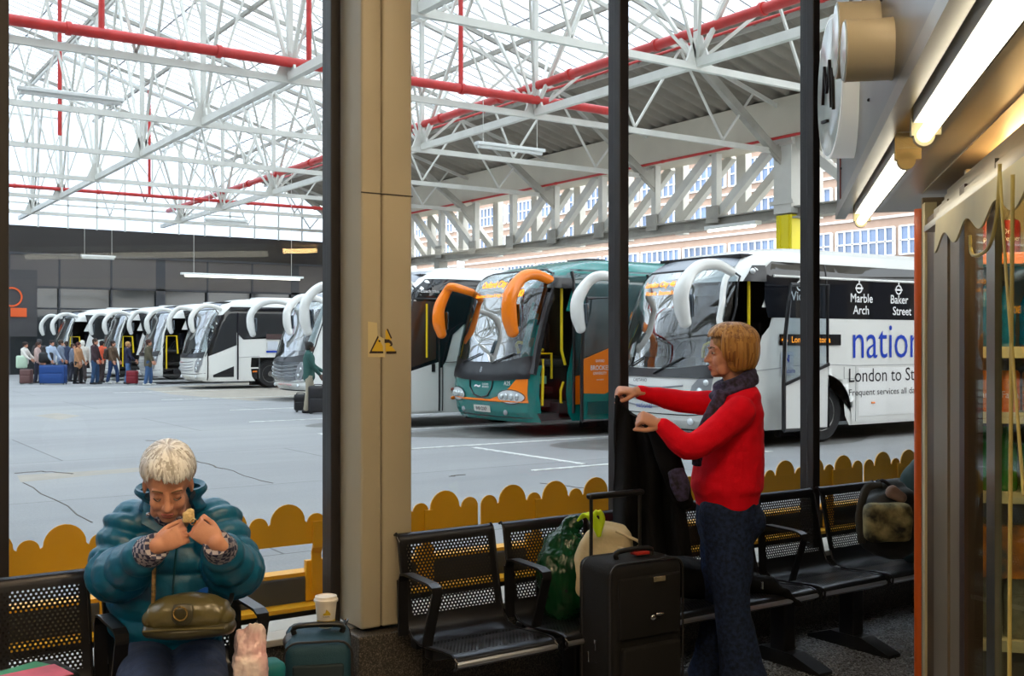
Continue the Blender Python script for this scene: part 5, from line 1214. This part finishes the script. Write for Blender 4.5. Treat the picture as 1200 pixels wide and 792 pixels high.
m=MB(); m.loft([P(1078,640,6.1),P(1077,600,6.1),P(1073,565,6.1),P(1077,545,6.1)],[(.12,.12),(.11,.12),(.085,.1),(.05,.06)],18,tuple(RV),True,5)
o=blob(m,'folded_jacket',M('jacket_dark_green',(20,52,52),.7),None,.012,3,disp=lambda p:.01*noise.noise(p*9)); tag(o,'dark green jacket bundled at the bench end, half hidden by the kiosk post','jacket')
# leaflets on the left seat
for (px,py,dx,rz0,colr_,lab) in((20,800,.0,.15,(64,150,110),'green leaflet lying on a dark bag on the left bench seat'),(44,806,.0,-.1,(214,96,120),'pink leaflet overlapping the green one on the left bench seat')):
    p=P(px+8,796,t=3.50); p.z=.582+(.005 if 'pink' in lab else 0); m=MB(); m.box((p.x-(.05 if 'pink' in lab else .01),p.y-(.03 if 'pink' in lab else 0),p.z),(.22,.15,.003),rz0+.3); o=m.build('leaflet',M('leaflet_'+lab[:4].strip(),colr_,.6,noise_amt=.25,noise_scale=12)); tag(o,lab,'leaflet')
p=P(30,800,t=3.50); m=MB(); m.rbox((p.x-.02,p.y+.02,.50),(.34,.22,.155),.03,.2); o=m.build('document_bag',M('bag_charcoal',(26,26,28),.7),None,True); tag(o,'flat charcoal bag under the leaflets on the left bench seat','bag')
# ---------------------------------------------------------------- kiosk at the right
kd=V((.737,.676,0)); kn_=V((.676,-.737,0))
def K(s_,p_,z): return kd*s_+kn_*p_+V((0,0,z))
def ks(px,p_):
    k=(px-600)/FPX; return p_*(.972+.233*k)/(.972*k-.233)
def kbox(mb,s0,s1,p0,p1,z0,z1):
    a=[K(s0,p0,z0),K(s1,p0,z0),K(s1,p1,z0),K(s0,p1,z0)]; return mb.prism(a,(0,0,z1-z0))
KP=.66
kroot=thing('kiosk','snack kiosk with orange corner post and scalloped cream valance at the right','kiosk',K(4.5,1.2,0))
S5=ks(1080,KP); 
orange_=M('post_orange',(214,92,30),.35); cream=M('valance_cream',(206,192,150),.6,noise_amt=.08,noise_scale=6); kbrown=M('jamb_brown',(88,62,34),.5,noise_amt=.4,noise_scale=4); kgrey=M('jamb_grey',(126,112,92),.4,noise_amt=.1,noise_scale=4); kmet=M('kiosk_metal',(140,134,122),.28,.85,noise_amt=.15,noise_scale=5)
m=MB(); p0=P(1068,400,5.06); p1=P(1080,400,5.0); m.loft([V((p0.x+.03,p0.y-.03,.0)),V((p0.x+.03,p0.y-.03,2.27))],[.03,.03],18,(1,0,0),False); m.build('corner_post',orange_,kroot,True)
m=MB(); kbox(m,ks(1084,KP),ks(1080,KP),KP,KP+.05,0,2.27); m.build('cream_trim',cream,kroot)
m=MB(); kbox(m,ks(1096,KP),ks(1084,KP),KP+.01,KP+.05,0,2.2); m.build('brown_jamb',kbrown,kroot)
m=MB(); kbox(m,ks(1112,KP),ks(1096,KP),KP-.005,KP+.05,0,2.2); kbox(m,ks(1128,KP),ks(1113,KP),KP+.002,KP+.05,0,2.2); m.build('grey_jamb',kgrey,kroot)
m=MB(); kbox(m,ks(1134,KP),ks(1128,KP),KP-.01,KP+.05,0,2.2); m.build('dark_jamb',M('jamb_dark',(54,34,26),.5),kroot)
m=MB(); kbox(m,1.0,ks(1134,KP),KP,KP+.006,.45,2.2); m.build('display_glass',Mglass('kiosk_glass',(.86,.94,.90),.0,fres=.16),kroot)
m=MB(); kbox(m,ks(1171,KP),ks(1161,KP),KP-.012,KP+.008,.0,2.2); m.build('display_post',kmet,kroot)
m=MB(); kbox(m,1.0,ks(1134,KP),KP-.02,KP+.03,.40,.46); m.build('display_sill',kmet,kroot)
m=MB(); kbox(m,1.0,ks(1134,KP),KP,KP+.05,0,.40); kbox(m,.9,S5,2.6,2.7,0,2.6); kbox(m,S5-.04,S5,KP,2.7,0,2.3); kbox(m,.9,S5,KP,2.7,2.32,2.36); kbox(m,4.35,4.40,KP+.05,2.6,0,2.3); m.build('kiosk_walls',kgrey,kroot)
# shutter housing and valance
m=MB()
for k in range(6): kbox(m,.9,S5-.60,KP-.03+.010*k,KP+.04,2.118+.024*k,2.138+.024*k)
m.build('shutter_slats',kmet,kroot)
m=MB(); kbox(m,.9,S5-.62,KP-.07,KP-.03,2.088,2.112); m.build('shutter_rail',kmet,kroot)
def val(pts_n=150):
    top=[];bot=[]
    s0,s1=.95,ks(1097,KP-.08)
    for i in range(pts_n+1):
        s_=s0+(s1-s0)*i/pts_n; bot.append(K(s_,KP-.08,2.0+.026*math.cos((s1-s_)/.44*2*math.pi+math.pi))); top.append(K(s_,KP-.075,2.09))
    return top,bot
tp,bt=val(); m=MB(); n=len(tp)
off=kn_*-.006; m.add(tp+bt+[p+off for p in tp]+[p+off for p in bt],[(i,i+1,n+i+1,n+i) for i in range(n-1)]+[(2*n+i+1,2*n+i,3*n+i,3*n+i+1) for i in range(n-1)]+[(n+i,n+i+1,3*n+i+1,3*n+i) for i in range(n-1)]+[(i+1,i,2*n+i,2*n+i+1) for i in range(n-1)])
m.build('scalloped_valance',cream,kroot)
# fascia and soffit
fm=M('fascia_steel',(112,115,120),.3,.8,noise_amt=.25,noise_scale=2.5); se=5.93
m=MB(); kbox(m,.5,se,.333,.36,2.34,3.6); kbox(m,se-.02,se,.333,2.7,2.34,3.6); m.build('fascia',fm,kroot)
m=MB(); kbox(m,.5,se,.325,.375,2.295,2.345); kbox(m,.5,se,.32,.335,2.9,2.93); kbox(m,.5,se,.32,.335,3.1,3.13); m.build('fascia_edge',kmet,kroot)
m=MB(); kbox(m,.5,se,.36,2.7,2.325,2.34); m.build('soffit',M('soffit_metal',(150,140,122),.35,.5,noise_amt=.1,noise_scale=2),kroot)
m=MB(); kbox(m,.5,se-.3,.50,.52,2.30,2.325); m.build('soffit_rail',kmet,kroot)
m=MB()
for k in range(14): m.ell(K(se-.4-.14*k*1.1,.331,2.5+.07*(k%5)),(.006,.006,.006),6)
m.build('rivets',M('rivet_dark',(50,46,44),.6),kroot)
m=MB(); kbox(m,se-.35,se-.31,.328,.334,2.36,2.9); m.build('rust_streak',M('rust_red',(150,70,56),.7),kroot)
tbm=M('kiosk_tube',(255,246,222),.5,emit=6)
for (s0,s1,lab) in((ks(1060,.42)-.06,ks(1060,.42)+1.78,'lit fluorescent batten under the kiosk soffit, end nearer the windows'),(ks(1082,.42)-1.8,ks(1082,.42)+.0,'lit fluorescent batten under the kiosk soffit, nearest the camera')):
    t=thing('fluorescent_light',lab,'lamp',K((s0+s1)/2,.42,2.3))
    m=MB(); kbox(m,s0,s1,.39,.46,2.27,2.325); m.build('batten',lw,t)
    m=MB(); m.cyl(K(s0+.03,.42,2.235),K(s1-.03,.42,2.235),.020); m.build('tube',tbm,t,True)
    for s_ in(s0,s1-.03): m=MB(); kbox(m,s_,s_+.03,.385,.465,2.235,2.32); m.cyl(K(s_,.42,2.232),K(s_+.03,.42,2.232),.028); m.build('lamp_holder',M('holder_cream',(190,178,140),.5),t)
# yellow hanging cord
m=MB(); s_=ks(1186,KP-.1); m.tube([K(ks(1187,.56),.56,2.05),K(ks(1184,.56),.56,1.2),K(ks(1183,.56),.56,.7)],.005,8,4); m.tube([K(ks(1172,.56),.56,2.1),K(ks(1168,.56),.56,1.97),K(ks(1158,.56),.56,1.90),K(ks(1140,.56),.56,1.90),K(ks(1137,.56),.56,1.96)],.005,8,5); m.tube([K(ks(1172,.56),.56,2.08),K(ks(1180,.56),.56,1.8),K(ks(1200,.56),.56,1.3)],.004,8,4)
o=m.build('hanging_cord',M('cord_yellow',(190,168,96),.5),None,True); tag(o,'looped pale yellow cord hanging in front of the kiosk display','cord')
# products on shelves across the display
SH=4.15
shm=M('shelf_white',(216,206,178),.5); tkt=M('price_ticket',(236,214,120),.5)
dsp=thing('display_shelves','metal display shelving filled with drinks inside the kiosk','shelving',K(SH,.95,.5))
shz=[1.96,1.63,1.40,1.12,.60]
for z in shz:
    m=MB(); kbox(m,SH-.05,SH+.18,.70,1.5,z-.03,z); m.build('shelf',shm,dsp); m=MB(); kbox(m,SH-.056,SH-.05,.70,1.5,z-.035,z+.005); m.build('price_strip',M('shelf_orange',(220,120,50),.5) if z>1.9 else shm,dsp)
def rowitems(name,lab,cat,z,n,p0,dp,fn,grp):
    t=None
    for k in range(n):
        pos=K(SH+.03,p0+dp*k,z)
        if t is None:
            t=thing(name,lab,cat,pos,grp); fn(t,pos)
        else:
            c=t.copy(); C.objects.link(c); c.location=pos
            for ch in t.children: d=ch.copy(); C.objects.link(d); d.parent=c
def can(col,r,h,s_):
    def f(t,p):
        m=MB(); m.lathe(p,[(.0,.002),(r*.8,.002),(r,.01),(r,h-.012),(r*.82,h)],20); m.build('can_body',M('can_'+s_,col,.3,.3),t,True)
        m=MB(); m.lathe(p,[(r*.82,h),(r*.78,h+.002),(0,h-.002)],20); m.build('can_top',chrome,t,True)
        d=(K(0,0,0)-K(1,0,0)).normalized(); e=V((0,0,1)).cross(d)
        if s_ in('cola','orange'):
            text('lettering','Dr\nPepper' if s_=='cola' else 'Fanta',txtw,t,lambda u,v:p+d*((r+.001)*math.cos((u-.03)/r))+e*((r+.001)*math.sin((u-.03)/r))+V((0,0,h*.35+v)),h=h*(.4 if s_=='cola' else .16),wd=.058)
    return f
def bottle(col,r,h,s_,trans=0):
    def f(t,p):
        m=MB(); m.lathe(p,[(.0,.002),(r*.9,.002),(r,.015),(r*.94,h*.3),(r,h*.5),(r*.9,h*.62),(r*.4,h*.82),(r*.36,h*.93)],20); m.build('bottle_body',M('bottle_'+s_,col,.12,noise_amt=.3,noise_scale=30,spec=.8),t,True)
        m=MB(); m.lathe(p,[(r*.42,h*.92),(r*.42,h),(0,h)],16); m.build('bottle_cap',M('cap_'+s_,(30,30,50),.4),t,True)
    return f
rowitems('drink_can','dark red soft drink can on the top kiosk shelf','can',1.96,7,.745,.085,can((110,22,26),.033,.125,'cola'),'cans on the top kiosk shelf')
rowitems('water_bottle','bright blue drink bottle on the second kiosk shelf','bottle',1.63,8,.74,.075,bottle((10,110,170),.032,.24,'blue'),'blue bottles on the kiosk shelf')
rowitems('drink_can','orange and blue soft drink can on the middle kiosk shelf','can',1.40,7,.745,.08,can((230,130,30),.036,.15,'orange'),'orange cans on the kiosk shelf')
rowitems('green_bottle','green drink bottle on the lower kiosk shelf','bottle',1.12,8,.74,.078,bottle((20,130,50),.036,.25,'green'),'green bottles on the kiosk shelf')
rowitems('clear_bottle','ribbed clear bottle at the bottom of the kiosk display','bottle',.60,6,.75,.10,bottle((150,146,132),.045,.30,'clear'),'clear bottles at the bottom of the kiosk')
m=MB(); kbox(m,SH-.04,SH+.02,.70,1.5,.82,1.0); o=m.build('snack_packets',M('packet_orange',(210,130,50),.4,noise_amt=.8,noise_scale=9,rgb2=(30,60,80)),None); tag(o,'orange and blue snack packet tray in the kiosk display','packet')
# kiosk interior light
t=thing('kiosk_lamp','lamp strip inside the kiosk over the drinks display','lamp',K(3.9,.85,2.28)); m=MB(); kbox(m,3.2,4.1,.80,.86,2.26,2.30); m.build('lamp_strip',M('kiosk_inner_lamp',(255,210,140),.5,emit=60),t)
# disc-shaped illuminated sign above the kiosk
sgn=thing('disc_sign','round white lightbox sign with two smaller drums, fixed high on the kiosk fascia','sign',K(4.7,.15,2.6))
sw_=M('sign_opal',(226,232,230),.35,emit=.25); sw2=M('sign_opal_dim',(200,190,166),.4); sf_=M('sign_face',(206,222,224),.12,spec=.9)
def drum(px0,px1,py0,py1,t_,pxr,mat,nm,tilt):
    """px0..px1: the face seen edge-on, px1..pxr: the rim"""
    D_=(py1-py0)*t_/FPX; zc=EYE+(HOR-(py0+py1)/2)*t_/FPX
    r=D_/2; asp=(px1-px0)/(py1-py0); pc=(px0+px1)/2
    ray=(P(pc,400,1.0)-V((0,0,EYE))); ray.z=0; ray.normalize()
    ang=math.asin(min(asp,.9)); perp=V((-ray.y,ray.x,0))       # points to image left
    nrm=(perp*math.cos(ang)-ray*math.sin(ang)).normalized()     # face normal, mostly to the left
    u=V((-nrm.y,nrm.x,0)); th=(pxr-px1)*t_/FPX*1.08
    c=P(pc,400,t_); c.z=zc; 
    M4=Matrix(((nrm.x,u.x,0,c.x),(nrm.y,u.y,0,c.y),(nrm.z,u.z,1,c.z),(0,0,0,1)))
    m=MB(M4); m.lathe((0,0,0),[(r*.94,.001),(r,0),(r,-th*.04),(r*.985,-th*.06),(r*.985,-th*.94),(r,-th*.96),(r,-th),(0,-th)],48,'x'); d=m.build(nm,mat,sgn,True)
    m=MB(M4); m.lathe((0,0,0),[(r*.95,.001),(r*.93,.004),(0,.006)],48,'x'); m.build('sign_face',sf_,d,True); return M4,r
M4,r=drum(958,986,20,186,4.5,1019,sw_,'large_disc',0)
drum(976,984,4,92,3.5,1034,sw2,'small_disc',0); drum(986,993,24,96,3.1,1043,sw2,'small_disc',0)
m=MB(M4)
for a,c in(((-.10,-.05),(-.06,.10)),((-.06,.10),(.0,-.02)),((.0,-.02),(.06,.10)),((.06,.10),(.10,-.10)),((-.12,-.12),(.02,-.14)),((.13,.05),(.15,-.12))): m.beam((.01,a[0],a[1]),(.01,c[0],c[1]),.012,.012)
m.build('sign_symbol',txtd,sgn)
# ---------------------------------------------------------------- people in the yard
shoe_w=M('shoes_white',(210,210,205),.6)
def figure(px,t,H_,face,label,top,bot,hairc,skn=None,shoes=black,arms=(.15,.15),stride=.08,skirt=False,hat=None,vox=.016,loc=None,topname=None,reach=None,phase=1,long_=0):
    g=P(px,400,t); s_=H_/1.7; T=Matrix.Translation((g.x,g.y,0))@Matrix.Rotation(face,4,'Z')@Matrix.Scale(s_,4)
    r=thing('person',label,'person',(g.x,g.y,0)); mk=lambda n,c:M(n+'_%d_%d_%d'%c,c,.8,noise_amt=.12,noise_scale=8)
    HT_=T@Matrix.Translation((.03,0,1.575)); bd=MB(); head(bd,HT_,.98)
    m=MB(T); m.loft([(.0,0,1.5),(-.01,0,1.42)],[.05,.058],12); m.loft([(0,0,.92),(0,0,1.1),(0,0,1.3),(-.01,0,1.40)],[(.10,.15),(.09,.13),(.11,.15),(.08,.13)],16,(1,0,0),True,3)
    ft=[]
    for k in(-1,1):
        st=k*stride*phase; hp=(0,k*.09,.92);kn=(.03+st*.6,k*.095,.50);an=(st,k*.10,.09)
        m.loft([hp,kn],[.085,.055],12); m.loft([kn,an],[.052,.036],12); m.loft([(st-.03,k*.1,.04),(st+.14,k*.11,.03)],[(.035,.035),(.035,.025)],10,(0,1,0)); ft.append((st,k,kn,an))
    A2=[]
    for k,a in((-1,arms[0]),(1,arms[1])):
        sh_=(-.01,k*.19,1.38); el=(.02+math.sin(a)*.26,k*.235,1.38-math.cos(a*.6)*.27); bend=a*1.5+.25
        wr_=(el[0]+math.sin(bend)*.25,k*(.235-.03*a),el[2]-math.cos(bend)*.25); m.loft([sh_,el,wr_],[.045,.038,.026],12,(1,0,0),True,3); A2.append((sh_,el,wr_,bend))
    o=len(bd.v); bd.v+=m.v; bd.f+=[tuple(i+o for i in f) for f in m.f]
    for (sh_,el,wr_,bend),k in zip(A2,(-1,1)):
        HTt=T@frame(V(wr_),(math.sin(bend),0,-math.cos(bend)),(0,k,0)); hand(bd,HTt,1 if k<0 else -1,s=1.15,curl=(.4,.5,.4))
    blob(bd,'body',skn or skin,r,vox*.6,3)
    m=MB(T); z0=.86-long_
    m.loft([(0,0,z0),(0,0,1.08),(0,0,1.3),(-.01,0,1.41),(-.01,0,1.46)],[(.145,.19),(.135,.175),(.14,.185),(.10,.16),(.065,.075)],18,(1,0,0),True,3)
    for sh_,el,wr_,bend in A2: m.loft([sh_,el,V(wr_).lerp(V(el),.12)],[.072,.06,.042],12,(1,0,0),True,3)
    blob(m,topname or 'jacket',mk('cloth',top),r,vox,3,disp=lambda p:.01*noise.noise(p*9))
    m=MB(T)
    m.loft([(0,0,.98),(0,0,.85)],[(.12,.155),(.13,.165)],16,(1,0,0))
    for st,k,kn,an in ft: m.loft([(0,k*.085,.88),kn,(an[0],an[1],.10)],[.105,.075,.068],14,(1,0,0),True,3)
    blob(m,'trousers',mk('cloth',bot),r,vox,3,disp=lambda p:.008*noise.noise(p*10))
    if skirt: m=MB(T); m.loft([(0,0,.95),(0,0,.5)],[(.14,.17),(.2,.24)],18,(1,0,0)); blob(m,'skirt',mk('cloth',bot),r,vox,2)
    m=MB(T)
    for st,k,kn,an in ft: m.loft([(st-.06,k*.1,.045),(st+.06,k*.105,.045),(st+.17,k*.115,.032)],[(.042,.045),(.042,.045),(.036,.028)],12,(0,1,0),True,2)
    blob(m,'shoes',shoes,r,vox*.7,2)
    m=MB(HT_); m.ell((-.02,0,.04),(.106,.09,.092),16); m.ell((-.05,0,-.02),(.066,.078,.08),14)
    if hairc and len(hairc)==4: m.loft([(-.07,0,.0),(-.09,0,-.12),(-.08,0,-.22)],[(.05,.07),(.04,.07),(.02,.05)],12,(1,0,0)); 
    blob(m,'hair',mk('hair',hairc[:3]),r,.011,3)
    if hat: m=MB(HT_); m.ell((-.015,0,.07),(.112,.098,.07),14); m.ell((.10,0,.055),(.06,.06,.012),10) if hat[0]=='cap' else m.ell((-.03,0,.0),(.11,.105,.12),14); blob(m,'hat' if hat[0]=='cap' else 'hood',mk('cloth',hat[1]),r,.011,3)
    return r,T,A2
def Pd(px,t,H_): return P(px,400,t)
def backpack(T,col,label):
    t=thing('rucksack',label,'rucksack',T@V((-.2,0,1.0))); m=MB(T); m.rbox((-.22,0,1.17),(.2,.3,.45),.08); m.build('pack_body',M('pack_%d_%d_%d'%col,col,.7),t,True); m=MB(T); m.rbox((-.325,0,1.08),(.06,.22,.22),.025); m.build('pack_pocket',M('pack_%d_%d_%d'%col,col,.7),t,True)
def case(px,t,W_,H_,D_,col,label,ang=0,handle=False,name='suitcase'):
    g=P(px,400,t); T=Matrix.Translation((g.x,g.y,0))@Matrix.Rotation(-YAW+ang,4,'Z'); return suitcase(T,W_,D_,H_,M('case_%d_%d_%d'%col,col,.5),label,handle=handle,pocket=True,name=name,hh=.35)
R0=math.atan2(RV.y,RV.x)   # facing image right
figure(29,43.5,1.66,R0,'person in a white top and dark cap at the left end of the queue',(226,220,212),(40,34,36),(50,34,28),hat=('cap',(52,36,32)),topname='jumper',arms=(.5,.5))
m=MB(); g=P(25.5,424,43.25); m.rbox(g,(.42,.16,.5),.06); o=m.build('shoulder_bag',M('bag_mint',(196,220,196),.6),None,True); tag(o,'pale mint shoulder bag on the person at the left end of the queue','bag')
case(31,42.6,.46,.55,.25,(104,72,70),'brown suitcase at the left end of the queue')
figure(44,43.8,1.66,R0+.2,'person in a pinkish beige cardigan beside the big blue suitcase',(206,176,168),(40,42,60),(70,44,36,1),topname='cardigan')
figure(46,46.5,1.78,R0+2.2,'person in a dark hood at the back of the queue behind the beige cardigan',(70,66,68),(40,40,48),(30,26,26),hat=('hood',(60,58,60)))
_,T_,_=figure(60,43.4,1.74,R0-.3,'person in a pale blue shirt holding the large blue suitcase',(176,192,214),(36,40,56),(30,26,26),arms=(.2,.35),topname='shirt')
m=MB(); g=P(54,419,43.15); m.rbox(g,(.55,.2,.42),.09); o=m.build('holdall',M('holdall_black',(30,30,34),.6),None,True); tag(o,'black holdall slung from the person in the pale blue shirt','bag')
case(62.5,42.4,1.0,.72,.34,(22,66,132),'large royal blue suitcase lying on its side in the queue')
figure(71,44.6,1.74,R0+.4,'person in a grey hooded top between the blue suitcase and the tan jacket',(128,140,160),(60,84,120),(70,52,40),topname='hooded_top')
figure(78,47,1.7,R0+2.6,'person in a dark blue coat at the back of the queue',(50,62,90),(40,44,60),(60,44,36))
figure(85,45.5,1.6,R0+.2,'person in a grey blue jacket with a dark rucksack, left of the tan jacket',(120,130,150),(46,50,66),(80,60,46))
figure(91.5,43,1.66,R0-.1,'person in a tan coat with black leggings and long brown hair',(190,138,96),(26,24,28),(80,36,30,1),long_=.12,topname='coat')
figure(96.5,45,1.72,R0+2.0,'person in a white jacket and pale hat in the middle of the queue',(222,216,206),(70,60,60),(190,180,160),hat=('hood',(226,222,212)))
_,T_,_=figure(111,42.6,1.80,R0,'tall person in a dark maroon jacket and blue jeans in the queue',(62,40,46),(44,74,110),(60,40,30),stride=.05)
figure(119,44.5,1.72,R0+1.2,'person in a bright orange and black top behind the maroon jacket',(214,88,54),(50,36,36),(40,30,26),topname='top')
_,T_,_=figure(132,43.2,1.72,R0-.2,'person in a brown jacket and blue jeans walking in the queue',(104,82,62),(40,66,110),(50,36,30),shoes=shoe_w,stride=.16)
backpack(T_,(70,56,48),'brown rucksack on the person walking in the queue')
figure(149.5,43,1.68,R0+.5,'person with blond hair in a navy jacket holding the red suitcase',(34,38,66),(86,120,166),(196,150,96),arms=(.3,.4))
case(155,42.4,.42,.50,.24,(128,24,40),'dark red suitcase beside the person with blond hair',handle=True)
figure(173.5,41.6,1.76,R0+.2,'person in an olive coat, jeans and white shoes at the right end of the queue',(92,86,68),(66,98,142),(70,40,34),shoes=shoe_w,long_=.1,topname='coat')
figure(362,25.3,1.66,R0+.3,'person in a green camouflage jacket and beige trousers with two black suitcases',(40,84,78),(170,160,140),(26,20,18),skn=skin2,arms=(.25,.5),vox=.013)
case(373,25.0,.42,.60,.26,(28,26,30),'black suitcase to the right of the person in the camouflage jacket',handle=False)
case(352.5,25.6,.28,.38,.22,(24,24,28),'small black case to the left of the person in the camouflage jacket')
bpy.data.scenes.remove(TMP)
bpy.context.view_layer.update()
